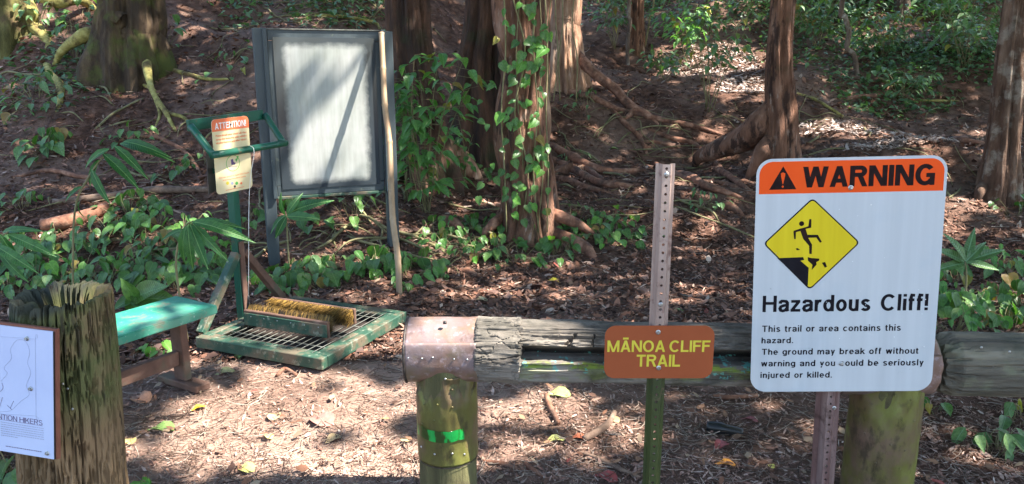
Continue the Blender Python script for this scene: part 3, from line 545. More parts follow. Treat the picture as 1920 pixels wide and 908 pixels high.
    pos = np.stack([x, y, H(x, y) - .2*(~clear(x, y)) + rng.uniform(.004, .014, N)], 1); rot = np.stack([rng.normal(0, .12, N), rng.uniform(0, 6, N)*0, rng.uniform(0, 6.28, N)], 1)
    tag(scatter_mesh('fallen_twigs', tt, ft, pos, rot, np.stack([r*2, L, r*2], 1), tints(N, np.array([(.3, .22, .17), (.18, .11, .08), (.42, .34, .27), (.1, .06, .04)]), (3, 3, 2, 2)), attr_mat('dry_twigs', .85, var=.3)), kind='stuff')
litter()
def rootlets():
    L = []
    for k in range(290):
        px, py = random.choice([(random.uniform(0, 480), random.uniform(20, 400)), (random.uniform(480, 900), random.uniform(340, 480)), (random.uniform(1020, 1450), random.uniform(180, 400)), (random.uniform(480, 760), random.uniform(0, 50)), (random.uniform(1480, 1850), random.uniform(100, 380))])
        p = gp(px, py); a = random.uniform(0, 6.28); P = []; n = random.randint(3, 6); s = random.uniform(.1, .28)
        for i in range(n):
            P.append(Vector((p.x, p.y, h(p.x, p.y) + (random.uniform(.0, .05) if 0 < i < n-1 else -.01)))); a += random.uniform(-.6, .6); p = p + Vector((math.cos(a)*s, math.sin(a)*s*.7, 0))
        r = random.choice((.003, .004, .006, .009, .013)); L.append((P, [r]*(n-1) + [r*.4]))
    tag(tubes('rootlets', L, M_['vine'], None, seg=5, n=4, ns=.2, nsc=8), kind='stuff')
rootlets()
# ------------------------------------------------------------ log rail fence
def log_mesh(a, b, rfun, nx=170, nt_=110, attrs=None):
    a, b = Vector(a), Vector(b); d = (b-a); L = d.length; x = d.normalized(); u = Vector((0, -1, 0)); u = (u - x*u.dot(x)).normalized(); v = x.cross(u) * (1 if x.cross(u).z > 0 else -1)
    V, F, A = [], [], []
    for i in range(nx+1):
        t = i/nx; c = a + d*t
        for k in range(nt_):
            th = 2*math.pi*k/nt_; th = th if th < math.pi else th - 2*math.pi
            r, at_ = rfun(t*L, th); V.append(c + (u*math.cos(th) + v*math.sin(th))*r); A.append(at_)
    for i in range(nx):
        for k in range(nt_): k2 = (k+1) % nt_; F.append([i*nt_+k, i*nt_+k2, (i+1)*nt_+k2, (i+1)*nt_+k])
    V += [a, b]; A += [(0, 0, 0), (0, 0, 0)]
    for k in range(nt_): k2 = (k+1) % nt_; F.append([len(V)-2, k2, k]); F.append([len(V)-1, nx*nt_+k, nx*nt_+k2])
    me = pymesh('rail', V, F, False)
    for j, nm in enumerate(('moss', 'flake', 'inner')):
        at2 = me.attributes.new(nm, 'FLOAT', 'POINT'); at2.data.foreach_set('value', [q_[j] for q_ in A])
    return me
def nz(*a): return noise.noise(Vector(a))
YF = 2.66
La, Lm, Lb = at(888, 655, YF), at(1578, 670, YF), at(2260, 690, YF - .02)
M_['log'] = mat('weathered_grey_log', [(.25, (.06, .048, .038)), (.42, (.15, .125, .1)), (.58, (.26, .225, .185)), (.78, (.4, .36, .3))], 14, (.12, 1, 1), bump=1, bscale=22, bdist=.015, rough=.85,
    over=[((.2, .15, .07), 7, .58, .68, None, .5), ((.03, .03, .022), 3.5, .48, .62, None, .7), ((.02, .016, .013), -17, .58, .64, None, .5), ((.009, .008, .007), 3, .0, .2, 'inner', .96), ((.2, .27, .04), 16, .46, .56, 'moss', 1.0), ((.13, .4, .34), 26, .58, .61, 'flake', 1.0)])  # 'inner' puts black shade into the hollow's rotten wood colour
M_['log_dark'] = mat('shade_darkened_log', [(.25, (.035, .03, .022)), (.43, (.1, .085, .062)), (.58, (.18, .155, .112)), (.78, (.3, .27, .2))], 13, (.12, 1, 1), bump=1, bscale=22, bdist=.015, rough=.8,
    over=[((.2, .22, .12), 5, .56, .7, None, .6), ((.03, .035, .02), 3.5, .5, .65, None, .6)])  # greenish brown log, the shade on it put into the darker colour
R0 = .112
def hollow(s, th):
    g = math.degrees(th) + 2.5*nz(s*9, 3, 0) ; r = R0*(1 + .05*nz(s*3, math.cos(th)*1.5, math.sin(th)*1.5) + .055*nz(s*1.8, math.cos(th)*9, math.sin(th)*9) )
    r += .004*nz(s*14, th*14, 1)
    edge = .168 + .012*nz(th*6, 1, 2)
    cr = min(1, max(0, (abs(nz(s*2.2, th*9, 5)) - .03)/.05)); r -= .007*(1-cr)*(.3 if s < edge else 1)
    # burnt knot bulge near the left end
    kd = ((s-.06)/.05)**2 + ((g-0)/14)**2; r += .014*math.exp(-kd)*(1 + .5*nz(s*60, th*20, 3))
    moss = flake = inner = 0
    top, bot = 30 + 3*nz(s*7, 9, 1), -3 + 3*nz(s*6, 2, 1)
    if s > edge and s < 1.35:
        if bot < g < top:
            e = min(1, (s-edge)/.02) * min(1, (top-g)/4, (g-bot)/5)
            r = r*(1-e) + (.02 + .008*nz(s*20, th*8, 0))*e
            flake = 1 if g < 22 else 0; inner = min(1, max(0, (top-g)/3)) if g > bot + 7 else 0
        elif top <= g < 57:
            blk = abs(((s*11 + 1.8*nz(s*4, 0, 0) + .2*nz(th*9, s, 0)) % 1) - .5); r -= .006 + (.02 if blk > .46 and nz(math.floor(s*14), 7, 1) > -.1 else 0) + .003*nz(s*60, th*60, 0)
            if 50 < g: r += .004
        elif -42 < g <= bot:
            r -= .006 + .006*nz(s*4, th*30, 0); moss = 1 if g > -14 else .3; flake = .7 if g > -30 else 0
    elif s <= edge and s > edge - .012: r += .004
    if s < edge: r = r*.5 + .5*R0 + .006*nz(s*7, th*4, 9) + .006 + .002*nz(s*30, th*5, 3) - .012*max(0, 1-abs(nz(s*3, th*5, 31))/.045) - .006*max(0, 1-abs(nz(s*14, th*2.5, 11))/.03)
    if s < .014: r -= .018*(1 - s/.014)**2
    return r, (moss, flake, inner)
def solid(s, th):
    r = .116*(1 + .05*nz(s*2, math.cos(th)*1.4, math.sin(th)*1.4 + 7) + .05*nz(s*1.2, math.cos(th)*9, math.sin(th)*9 + 4))
    cr = min(1, max(0, (abs(nz(s*2, th*8, 15)) - .025)/.05)); r -= .009*(1-cr) - .003*nz(s*16, th*16, 1)
    if s < .05: r -= .03*(1-s/.05)*(1 + 1.2*nz(th*5, 3, s*20))
    return r, (0, 0, 0)
fence = thing('log_rail_fence', 'weathered log rail barrier on round posts with a bent metal cap at its left end', 'fence', pz(836, 1000, 0)); fence.location = (at(836, 650, YF).x, YF, 0)
FO = Vector(fence.location)
def fpart(o): o.parent = fence; o.matrix_parent_inverse = Matrix.Identity(4); return o
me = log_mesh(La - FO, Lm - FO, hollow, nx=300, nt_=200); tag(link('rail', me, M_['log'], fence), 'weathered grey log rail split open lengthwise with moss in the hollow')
Lb0 = at(1752, 682, YF-.01)
me = log_mesh(Lb0 - FO, Lb - FO, solid, nx=150, nt_=110); tag(link('rail', me, M_['log_dark'], fence), 'log rail coloured dark for shade, running off to the right')
M_['post_wood'] = mat('algae_post_wood', [(.3, (.04, .035, .015)), (.5, (.1, .09, .035)), (.75, (.2, .19, .08))], 10, (1, 1, .14), bump=1, bscale=20, bdist=.012, rough=.85, over=[((.05, .035, .02), 6, .5, .66, None, .8), ((.24, .3, .06), 4, .56, .68, None, .5)])
M_['sleeve'] = mat('algae_stained_sheet_metal', [(.3, (.07, .05, .02)), (.5, (.125, .115, .028)), (.7, (.2, .21, .045))], 5, (1, 1, .5), bump=.25, bscale=18, rough=.5, spec=.4, over=[((.16, .09, .07), 4, .45, .6, None, .75), ((.26, .32, .08), -9, .56, .68, None, .5), ((.03, .022, .012), -14, .54, .64, None, .7), ((.05, .035, .02), 7, .62, .72, None, .7)])
M_['cap'] = mat('pink_rust_sheet_metal', [(.3, (.11, .06, .042)), (.5, (.2, .115, .08)), (.75, (.33, .21, .165))], 7, (1, 1, 1), bump=.25, bscale=24, rough=.5, spec=.4, over=[((.2, .16, .17), 3, .42, .58, None, .8), ((.13, .11, .04), 4, .52, .64, None, .7), ((.08, .04, .03), 9, .58, .68, None, .8), ((.5, .42, .46), 40, .55, .68, None, .35)])
def post_me(cx, r, z0, z1, seed, sleeve=False):
    V, F = tube_vf([Vector((cx, 0, z0)), Vector((cx, 0, (z0+z1)/2)), Vector((cx, 0, z1))], [r, r, r], seg=64, n=26,
        prof=lambda a, t, c: 1 + .025*noise.noise(Vector((math.cos(a)*5, math.sin(a)*5, c.z*1.5 + seed))) + .012*noise.noise(Vector((math.cos(a)*14, math.sin(a)*14, c.z*4))))
    return pymesh('post', V, F)
zl = La.z; rp = .113
link('post', post_me(0, rp-.005, -.35, zl - .03, 1), M_['post_wood'], fence)
P2 = at(1655, 800, YF) - FO
link('post', post_me(P2.x, rp+.004, -.35, zl - .06, 5), M_['post_wood'], fence)
# sheet-metal sleeve with a crumpled neck
def sleeve(cx, z0, z1, r, crump, name='sleeve'):
    V, F = [], []; nzz, ns_ = 70, 84
    for i in range(nzz+1):
        z = z0 + (z1-z0)*i/nzz; tz = (z-z0)/(z1-z0)
        for k in range(ns_):
            a = 2*math.pi*k/ns_; fr = max(0, -math.sin(a))       # front
            rr = r*(1 + .012*nz(math.cos(a)*3, math.sin(a)*3, z*8)); nk = max(0, (tz-.62)/.38)
            rr += crump*nk*(.022*nz(math.cos(a)*4, math.sin(a)*4, z*14) - .012*abs(math.sin(a*3+1.2))*nk - .016*math.exp(-((a-4.2)/.25)**2)*nk)
            rr += .003*nz(math.cos(a)*7, z*18, 2)
            V.append((cx + rr*math.cos(a), rr*math.sin(a), z))
    for i in range(nzz):
        for k in range(ns_): k2 = (k+1) % ns_; F.append([i*ns_+k, i*ns_+k2, (i+1)*ns_+k2, (i+1)*ns_+k])
    o = link(name, pymesh(name, V, F), M_['sleeve'], fence); s = o.modifiers.new('thickness', 'SOLIDIFY'); s.thickness = .002; return o
zs0 = at(836, 876, YF-rp).z; zs1 = zl - .07
slv = sleeve(0, zs0, zs1, rp, 1)
slv2 = sleeve(P2.x, -.2, zl-.1, rp + .012, .4)
def wrap(x0, x1, r, zc, name, m, endcap):
    """sheet wrapped over the end of the rail: squared-round section, open below"""
    V, F = [], []; n1, n2 = 30, 72
    for i in range(n1+1):
        x = x0 + (x1-x0)*i/n1
        for k in range(n2+1):
            a = R(-62 + 304*k/n2)           # from front-below over the top to back-below
            ca, sa = math.cos(a), math.sin(a); rr = r/((abs(ca)**2.6 + abs(sa)**2.6)**(1/2.6))*1.0
            rr *= 1 + .02*nz(x*9, ca*2, sa*2) + .008*nz(x*30, ca*6, sa*6); y = -rr*ca; z = zc + rr*sa
            if sa < -.3: y *= 1 - .16*(-sa-.3)
            if sa > .55 and ca > 0: z -= .03*ca        # top sheet slopes to the front edge
            V.append((x + .006*nz(a*3, x*4, 1)*(i in (0, n1)), y, z))
    w_ = n2+1
    for i in range(n1):
        for k in range(n2): F.append([i*w_+k, (i+1)*w_+k, (i+1)*w_+k+1, i*w_+k+1])
    o = link(name, pymesh(name, V, F), m, fence); s = o.modifiers.new('thickness', 'SOLIDIFY'); s.thickness = .0025; s.offset = 0
    return o
ax0 = at(757, 650, YF-.11).x - FO.x; ax1 = at(893, 650, YF-.11).x - FO.x
cap = wrap(ax0, ax1, .112, zl, 'metal_cap', M_['cap'], True)
# end disc of the log inside the cap and its rolled rim
V, F = tube_vf([Vector((ax0+.012, 0, zl)), Vector((.03, 0, zl)), Vector((ax1+.03, 0, zl))], [.098, .1, .1], seg=40, n=3); tag(link('rail_end', pymesh('rail_end', V, F), M_['log_dark'], fence))
rim = []
for k in range(25):
    a = R(-62 + 304*k/24); ca, sa = math.cos(a), math.sin(a); rr = .1135/((abs(ca)**2.6 + abs(sa)**2.6)**(1/2.6)); z = zl + rr*sa; y = -rr*ca*(1 - (.16*(-sa-.3) if sa < -.3 else 0)); z -= .03*ca if sa > .55 and ca > 0 else 0
    rim.append(Vector((ax0 - .002, y, z)))
tube('rolled_rim', rim, [.0045]*25, M_['darksteel'], cap, seg=7, n=2)
wrap(at(1588, 690, YF-.11).x - FO.x, at(1766, 690, YF-.11).x - FO.x, .115, zl - .045, 'metal_cap', M_['cap'], False)
V, F = tube_vf([Vector((P2.x-.12, 0, zl-.035)), Vector((P2.x, 0, zl-.04)), Vector((P2.x+.13, 0, zl-.045))], [.106]*3, seg=40, n=3); link('rail_end', pymesh('rail_end', V, F), M_['log_dark'], fence)
# nails
def nail(px, py, r, Yl, par, m='steel'):
    """on the cylinder of the post / front of the cap"""
    p = at(px, py, YF - Yl) - FO; dome('nail', r, r*.55, M_[m], par, p)
for px, py in ((765, 672), (791, 673), (811, 671), (851, 674), (876, 675)): nail(px, py, .0042, .114, cap, 'steel')
tube('nail_hole', [at(834, 605, YF-.05) - FO + Vector((0, 0, -.004)), at(834, 605, YF-.05) - FO + Vector((0, 0, .004))], [.007, .006], M_['black'], cap, seg=9, n=1)
for px, py in ((835, 711), (848, 731), (795, 758), (820, 759), (848, 764), (792, 795), (846, 811), (814, 789), (815, 852), (848, 851), (871, 852), (790, 838), (879, 820)):
    x = at(px, py, YF-.1).x - FO.x; yy = math.sqrt(max(.0004, rp*rp - x*x)); z = at(px, py, YF-yy).z; q_ = Vector((at(px, py, YF-yy).x - FO.x, -yy, z))
    dome('nail', .0044, .003, M_['sleeve'] if random.random() < .6 else M_['steel'], slv, q_, axis=(q_.x, q_.y, 0))
for px, py in ((1672, 742), (1678, 785), (1664, 834), (1690, 845), (1640, 868), (1710, 790), (1702, 750), (1628, 812), (1680, 880)):
    x = at(px, py, YF-.1).x - FO.x - P2.x; yy = math.sqrt(max(.0004, (rp+.012)**2 - x*x)); q_ = Vector((x, -yy, at(px, py, YF-yy).z))
    dome('nail', .0044, .003, M_['sleeve'], slv2, q_ + Vector((P2.x, 0, 0)), axis=(q_.x, q_.y, 0))
for px, py in ((1840, 652), (1862, 686), (1893, 660)): nail(px, py, .005, .112, fence, 'steel')
# collar seam and reflective tape on the sleeve
def band(name, cx, r, a0, a1, z0, z1, m, par, wav=.0):
    V, F = [], []; n = 24; mz = 4
    for i in range(n+1):
        a = R(a0 + (a1-a0)*i/n)
        for j in range(mz+1):
            z = z0 + (z1-z0)*j/mz + wav*nz(a*4, j, 1)*(j in (0, mz)) - .006*math.sin((i/n)*math.pi); V.append((cx + r*math.cos(a), r*math.sin(a), z))
    for i in range(n):
        for j in range(mz): b = i*(mz+1)+j; F.append([b, b+mz+1, b+mz+2, b+1])
    return link(name, pymesh(name, V, F), m, par)
zt = at(830, 817, YF-rp).z
band('reflective_tape', 0, rp + .0035, 206, 306, zt - .0215, zt + .0215, M_['tape'], slv, .004)
band('sleeve_hem', 0, rp + .003, 180, 360, zs0 - .001, zs0 + .003, M_['darksteel'], slv)
# ------------------------------------------------------------ sign posts (perforated steel channel)
def channel(parent, x, y0, z0, z1, web, side, fl, mats, pitch=.0265, hole=.0048, name='post', depth=.022, zmid=None, holes=True):
    """hat section: holed web in front, sides going back, flanges out. mats = (upper, lower) split at zmid"""
    V, F, MI = [], [], []
    def quad(a, b, c, d): i = len(V); V.extend([a, b, c, d]); F.append([i, i+1, i+2, i+3]); MI.append(1 if zmid is not None and (a[2]+c[2])/2 < zmid else 0)
    n = int((z1-z0)/pitch); pz_ = (z1-z0)/n
    for i in range(n):
        a, b = z0 + i*pz_, z0 + (i+1)*pz_; c = (a+b)/2
        sq = [(-web/2, a), (0, a), (web/2, a), (web/2, c), (web/2, b), (0, b), (-web/2, b), (-web/2, c)]
        oc = [(hole*math.cos(R(225+45*k)), c + hole*math.sin(R(225+45*k))) for k in range(8)]
        for k in range(8):
            k2 = (k+1) % 8; quad(*[(x+p[0], y0, p[1]) for p in (sq[k], sq[k2], oc[k2], oc[k])])
            quad(*[(x+oc[k][0], y0, oc[k][1]), (x+oc[k2][0], y0, oc[k2][1]), (x+oc[k2][0], y0+.004, oc[k2][1]), (x+oc[k][0], y0+.004, oc[k][1])])
    prof = [(-web/2, 0), (-web/2-side*.45, depth), (-web/2-side, depth), (-web/2-side-fl*0, depth+.003), (-web/2-side*.45+.003, depth+.003), (-web/2+.003, .004)]
    for sgn in (-1, 1):
        P = [(x + (p[0] if sgn < 0 else -p[0]), y0 + p[1]) for p in prof]
        for k in range(len(P)-1):
            zs = [z0, zmid, z1] if zmid else [z0, z1]
            for za, zb in zip(zs[:-1], zs[1:]):
                qd = [(P[k][0], P[k][1], za), (P[k+1][0], P[k+1][1], za), (P[k+1][0], P[k+1][1], zb), (P[k][0], P[k][1], zb)]
                quad(*(qd if sgn < 0 else qd[::-1]))
    me = pymesh(name, V, F, False); me.materials.append(mats[0]); me.materials.append(mats[1]); me.polygons.foreach_set('material_index', MI)
    bm = bmesh.new(); bm.from_mesh(me); bmesh.ops.remove_doubles(bm, verts=bm.verts[:], dist=1e-5); bmesh.ops.recalc_face_normals(bm, faces=bm.faces[:]); bm.to_mesh(me); bm.free()
    return link(name, me, None, parent)
def bolt(parent, x, y, z, r=.0075, m='steel', washer=True):
    if washer: w_ = dome('washer', r*1.35, .0015, M_[m], parent, (x, y, z)); 
    b = dome('bolt', r*.85, r*.9, M_[m], parent, (x, y-.0015, z), hexa=True)
    return b
# ---- a plain grotesque alphabet drawn with strokes (cap height 1, x-height .72)
def _arc(cx, cy, rx, ry, a0, a1, n=14): return [(cx + rx*math.cos(R(a0+(a1-a0)*k/n)), cy + ry*math.sin(R(a0+(a1-a0)*k/n))) for k in range(n+1)]
def glyph(ch, s):
    t = s/2; X = .72; L = lambda *p: ('L', list(p)); Dg = lambda x0, y0, x1, y1, f=1.0: ('D', x0, y0, x1, y1, f)
    def bowl(x0, w, y0, y1): return L(*_arc(x0+w/2, (y0+y1)/2, w/2-t, (y1-y0)/2-t, 0, 360, 26))
    G = {
    'I': ([L((t, 0), (t, 1))], s), 'L': ([L((t, 1), (t, 0)), L((s, t), (.56, t))], .56), 'H': ([L((t, 0), (t, 1)), L((.72-t, 0), (.72-t, 1)), L((s, .53), (.72-s, .53))], .72),
    'T': ([L((0, 1-t), (.64, 1-t)), L((.32, 0), (.32, 1-s))], .64), 'F': ([L((t, 0), (t, 1)), L((s, 1-t), (.58, 1-t)), L((s, .53), (.53, .53))], .58),
    'E': ([L((t, 0), (t, 1)), L((s, 1-t), (.62, 1-t)), L((s, .53), (.57, .53)), L((s, t), (.62, t))], .62),
    'N': ([L((t, 0), (t, 1)), L((.73-t, 0), (.73-t, 1)), Dg(t*1.25, 1, .73-t*1.25, 0)], .73), 'M': ([L((t, 0), (t, 1)), L((.86-t, 0), (.86-t, 1)), Dg(t*1.2, 1, .43, 0, .9), Dg(.86-t*1.2, 1, .43, 0, .9)], .86),
    'W': ([Dg(t*1.05, 1, .28, 0), Dg(.51, 1, .28, 0), Dg(.51, 1, .74, 0), Dg(1.02-t*1.05, 1, .74, 0)], 1.02), 'A': ([Dg(t*1.1, 0, .37, 1), Dg(.74-t*1.1, 0, .37, 1), L((.2, .3), (.54, .3))], .74),
    'K': ([L((t, 0), (t, 1)), Dg(.13, .38, .60, 1), Dg(.64, 0, .3, .6)], .7),
    'R': ([L((t, 0), (t, 1)), L((s, 1-t), (.42, 1-t), *_arc(.42, .73, .25-t, .27-t, 80, -80), (.40, .46+t), (s, .46+t)), Dg(.60, 0, .42, .47)], .69),
    'S': ([L(*_arc(.33, .73, .30-t, .27-t, 20, 250, 12), *_arc(.33, .28, .33-t, .28-t, 80, -160, 14))], .66), 'O': ([bowl(0, .79, -.015, 1.015)], .79),
    'C': ([L(*_arc(.39, .5, .39-t, .515-t, 42, 318, 24))], .75), 'G': ([L(*_arc(.39, .5, .39-t, .515-t, 42, 318, 24), (.77-t, .26), (.77-t, .48)), L((.43, .48), (.77, .48)), L((.77-t, 0), (.77-t, .3))], .77),
    'P': ([L((t, 0), (t, 1)), L((s, 1-t), (.42, 1-t), *_arc(.42, .71, .25-t, .29-t, 80, -80), (s, .42+t))], .67),
    'o': ([bowl(0, .55, -.015, X+.015)], .55), 'c': ([L(*_arc(.275, X/2, .275-t, X/2+.015-t, 45, 315, 20))], .52),
    'e': ([L((.05, .36), (.52-t*.5, .36), *_arc(.27, X/2, .27-t, X/2+.015-t, 8, 318, 22))], .54),
    'd': ([bowl(0, .54, -.015, X+.015), L((.55-t, 0), (.55-t, 1))], .55), 'b': ([bowl(.01, .54, -.015, X+.015), L((t, 0), (t, 1))], .55),
    'g': ([bowl(0, .54, .0, X+.015), L((.55-t, X), (.55-t, 0), *_arc(.29, -.03, .26-t, .2-t, -8, -150, 10))], .55), 'p': ([bowl(.01, .54, -.015, X+.015), L((t, -.22), (t, X))], .55),
    'h': ([L((t, 0), (t, 1)), L((t+.01, .42), *_arc(.27, .46, .24-t, .275-t, 150, 5, 10), (.5-t, 0))], .5), 'n': ([L((t, 0), (t, X)), L((t+.01, .42), *_arc(.27, .46, .24-t, .275-t, 150, 5, 10), (.5-t, 0))], .5),
    'm': ([L((t, 0), (t, X)), L((t+.01, .44), *_arc(.24, .48, .21-t, .255-t, 150, 5, 8), (.45-t, 0)), L((.46-t, .44), *_arc(.62, .48, .21-t, .255-t, 150, 5, 8), (.83-t, 0))], .83),
    'r': ([L((t, 0), (t, X)), L((t+.01, .42), *_arc(.27, .44, .24-t, .29-t, 150, 82, 8), (.34, X-t))], .34),
    'u': ([L((t, X), (t, .26), *_arc(.25, .26, .25-t, .275-t, 185, 320, 10)), L((.5-t, 0), (.5-t, X))], .5), 'l': ([L((t, 0), (t, 1))], s), 'i': ([L((t, 0), (t, X)), L((t, 1-s*.95), (t, 1))], s),
    'j': ([L((t+.03, X), (t+.03, -.1), (-.02, -.2+t*.2)), L((t+.03, 1-s*.95), (t+.03, 1))], s+.03), 'f': ([L((.12, 0), (.12, .8), (.15, .93), (.24, 1-t), (.31, 1-t)), L((0, X-t*.9), (.29, X-t*.9))], .31),
    't': ([L((.13, .9), (.13, .16), (.17, .06), (.24, t*.9), (.31, t*.9)), L((0, X-t*.9), (.29, X-t*.9))], .31),
    's': ([L(*_arc(.25, .53, .23-t, .205-t, 15, 245, 10), *_arc(.25, .20, .25-t, .215-t, 85, -160, 12))], .5), 'z': ([L((.02, X-t), (.48, X-t)), L((0, t), (.5, t)), Dg(.09, s*.7, .40, X-s*.7)], .5),
    'a': ([L((t*.9, .5), (.09, .60), (.16, .66), (.27, X-t*.75), (.38, .64), (.44, .55), (.445, .4), (.445, .12), (.49, .04)), L((.44, .42), (.25, .38), (.12, .32), (.075, .2), (.12, .09), (.22, .055), (.35, .10), (.43, .22))], .52),
    'v': ([Dg(t*1.05, X, .25, 0), Dg(.5-t*1.05, X, .25, 0)], .5), 'y': ([Dg(t*1.05, X, .25, 0), Dg(.5-t*1.05, X, .17, -.24)], .5), 'w': ([Dg(t, X, .2, 0), Dg(.375, X, .2, 0), Dg(.375, X, .55, 0), Dg(.75-t, X, .55, 0)], .75),
    'k': ([L((t, 0), (t, 1)), Dg(.1, .26, .44, X), Dg(.49, 0, .25, .42)], .5), '.': ([L((t, 0), (t, s))], s), ',': ([L((t, -.1), (t, s))], s), '!': ([L((t, 0), (t, s)), L((t, .26), (t, 1))], s), ' ': ([], .3)}
    if ch == 'Ā': a, w_ = G['A']; return a + [L((.17, 1.17), (.57, 1.17))], w_
    return G[ch]
def sans(name, s, x0, x1, zb, cap, y, m, parent, st=.15, sp=.085, wsp=.34, clean=True):
    """writes s between x0 and x1 on the baseline zb with capitals of height cap"""
    V, F = [], []; x = 0; q_ = 0
    def quad(P):
        nonlocal q_
        i = len(V); V.extend([(p[0], q_*1.5e-5, p[1]) for p in P]); F.append(list(range(i, i+len(P))))
    for ch in s:
        if ch == ' ': x += wsp; continue
        g, w_ = glyph(ch, st)
        for st_ in g:
            q_ = (q_+1) % 6
            if st_[0] == 'D':
                _, a, b, c, d, f = st_; hw = st/2/max(.3, abs(d-b)/math.hypot(c-a, d-b))*f; quad([(x+a-hw, b), (x+a+hw, b), (x+c+hw, d), (x+c-hw, d)])
            else:
                P = st_[1]; n = len(P); Lf, Rt = [], []; closed = math.hypot(P[0][0]-P[-1][0], P[0][1]-P[-1][1]) < 1e-6
                for i in range(n):
                    a = P[i-1] if i else (P[-2] if closed else P[0]); b = P[i+1] if i < n-1 else (P[1] if closed else P[-1]); p = P[i]
                    d1 = (p[0]-a[0], p[1]-a[1]); d2 = (b[0]-p[0], b[1]-p[1]); l1, l2 = math.hypot(*d1) or 1, math.hypot(*d2) or 1
                    tx, ty = d1[0]/l1 + d2[0]/l2, d1[1]/l1 + d2[1]/l2; l = math.hypot(tx, ty) or 1; tx, ty = tx/l, ty/l; ref = d2 if l2 != 1 or d2 != (0, 0) else d1
                    lr = math.hypot(*ref) or 1; cs = abs(tx*ref[0]/lr + ty*ref[1]/lr); k = st/2/max(.6, cs); Lf.append((x+p[0]-ty*k, p[1]+tx*k)); Rt.append((x+p[0]+ty*k, p[1]-tx*k))
                for i in range(n-1): quad([Lf[i], Rt[i], Rt[i+1], Lf[i+1]])
        x += w_ + sp
    Wt = x - sp; V2 = [(x0 + v[0]/Wt*(x1-x0), y - v[1], zb + v[2]*cap) for v in V]; me = pymesh(name, V2, F, False)
    bm = bmesh.new(); bm.from_mesh(me)
    for f in bm.faces:
        f.normal_update()
        if f.normal.y > 0: f.normal_flip()
    bm.to_mesh(me); bm.free(); return link(name, me, m, parent)
# trail sign
YT = 2.36
tp = at(1234, 660, YT); ts = thing('trail_sign', 'small brown trail sign with yellow lettering bolted to a tall perforated post', 'sign', (tp.x, YT, 0))
sx0, sx1 = at(1133.5, 660, YT).x - tp.x, at(1338, 660, YT).x - tp.x; sz0, sz1 = at(1234, 709.5, YT).z, at(1234, 611, YT).z
poly_plate('sign_panel', rrect(sx0, sx1, sz0, sz1, .035), 0, .0025, M_['brown_sign'], ts)
def TL(px, py): p = at(px, py, YT); return p.x - tp.x, p.z
a, b = TL(1138.5, 659), TL(1332.5, 634.5); cap_ = TL(0, 638)[1] - TL(0, 659.5)[1]
sans('lettering', "MĀNOA CLIFF", a[0], b[0], TL(0, 660)[1], cap_*1.0, -.0008, M_['yellowtext'], ts, st=.165, sp=.07, wsp=.22)
a, b = TL(1193, 687), TL(1276, 663)
sans('lettering', "TRAIL", a[0], b[0], TL(0, 687.5)[1], cap_*1.05, -.0008, M_['yellowtext'], ts, st=.165, sp=.07)
for px, py in ((1234, 623), (1235, 690)): x, z = TL(px, py); bolt(ts, x, -.001, z, .0062)
zt_ = at(1234, 308, YT+.01).z
channel(ts, .002, .004, -.3, zt_, .026, .017, 0, (M_['channel'], M_['channel_green']), zmid=sz0 + .03)
for py in (328, 572): bolt(ts, .002, .003, at(1234, py, YT).z, .006)
# warning sign
ws = thing('warning_sign', 'large white warning sign with an orange band and yellow falling-person diamond', 'sign', (1.1198, 2.4998, .9008), (-.0448, -.0299, -.0541))
W2, H2 = .61, .8048; bpy.context.view_layer.update(); WM = ws.matrix_basis.copy(); WI = WM.inverted()
def WL(px, py): o = WI @ CAM; d = WI.to_3x3() @ ray(px, py); p = o + d*(-o.y/d.y); return (p.x, p.z)
poly_plate('sign_panel', rrect(-W2/2, W2/2, -H2/2, H2/2, .052, 10), 0, .003, M_['white_sign'], ws)
zb = WL(1596, 361)[1]; e = .0095; top_ = rrect(-W2/2+e, W2/2-e, zb-.2, H2/2-e, .043, 10); top_ = [p for p in top_ if p[1] > zb]; top_ += [(-W2/2+e, zb), (W2/2-e, zb)]
poly_plate('orange_band', top_, -.0006, .0005, M_['orange'], ws)
def zc(pts, sc_=3.493, ox=1390, oy=280): return [WL(ox + x/sc_, oy + y/sc_) for x, y in pts]
sans('lettering', "WARNING", WL(1505, 333)[0], WL(1753, 327)[0], WL(1620, 349.5)[1], WL(1620, 310.5)[1] - WL(1620, 349.5)[1], -.0012, M_['ink_faded'], ws, st=.2, sp=.055)
poly_plate('warning_triangle', zc([(274, 112), (360, 262), (182, 266)]), -.0011, .0004, M_['ink_faded'], ws)
poly_plate('exclamation_mark', zc([(258, 158), (272, 152), (287, 158), (286, 175), (273, 228), (269, 228), (260, 178)]), -.0016, .0004, M_['orange'], ws)
c0 = zc([(270, 245)])[0]; poly_plate('exclamation_dot', [(c0[0] + .0034*math.cos(k*.5236), c0[1] + .0034*math.sin(k*.5236)) for k in range(12)], -.0016, .0004, M_['orange'], ws)
def rpoly(P, r, n=6):
    out = []
    for i, p in enumerate(P):
        a, b = Vector(P[i-1]), Vector(P[(i+1) % len(P)]); p = Vector(p); u, v = (a-p).normalized(), (b-p).normalized(); s, t = p+u*r, p+v*r
        for k in range(n+1): w_ = k/n; out.append(tuple((s*(1-w_) + p*w_)*(1-w_) + (p*(1-w_) + t*w_)*w_))
    return out
D = [WL(1523.5, 371), WL(1612.5, 455), WL(1518, 544), WL(1431, 457)]; C_ = Vector((sum(p[0] for p in D)/4, sum(p[1] for p in D)/4))
poly_plate('diamond_border', rpoly(D, .016), -.0006, .0005, M_['ink'], ws)
Di = [tuple(C_ + (Vector(p)-C_)*.962) for p in D]; poly_plate('diamond', rpoly(Di, .014), -.0012, .0005, M_['yellow'], ws)
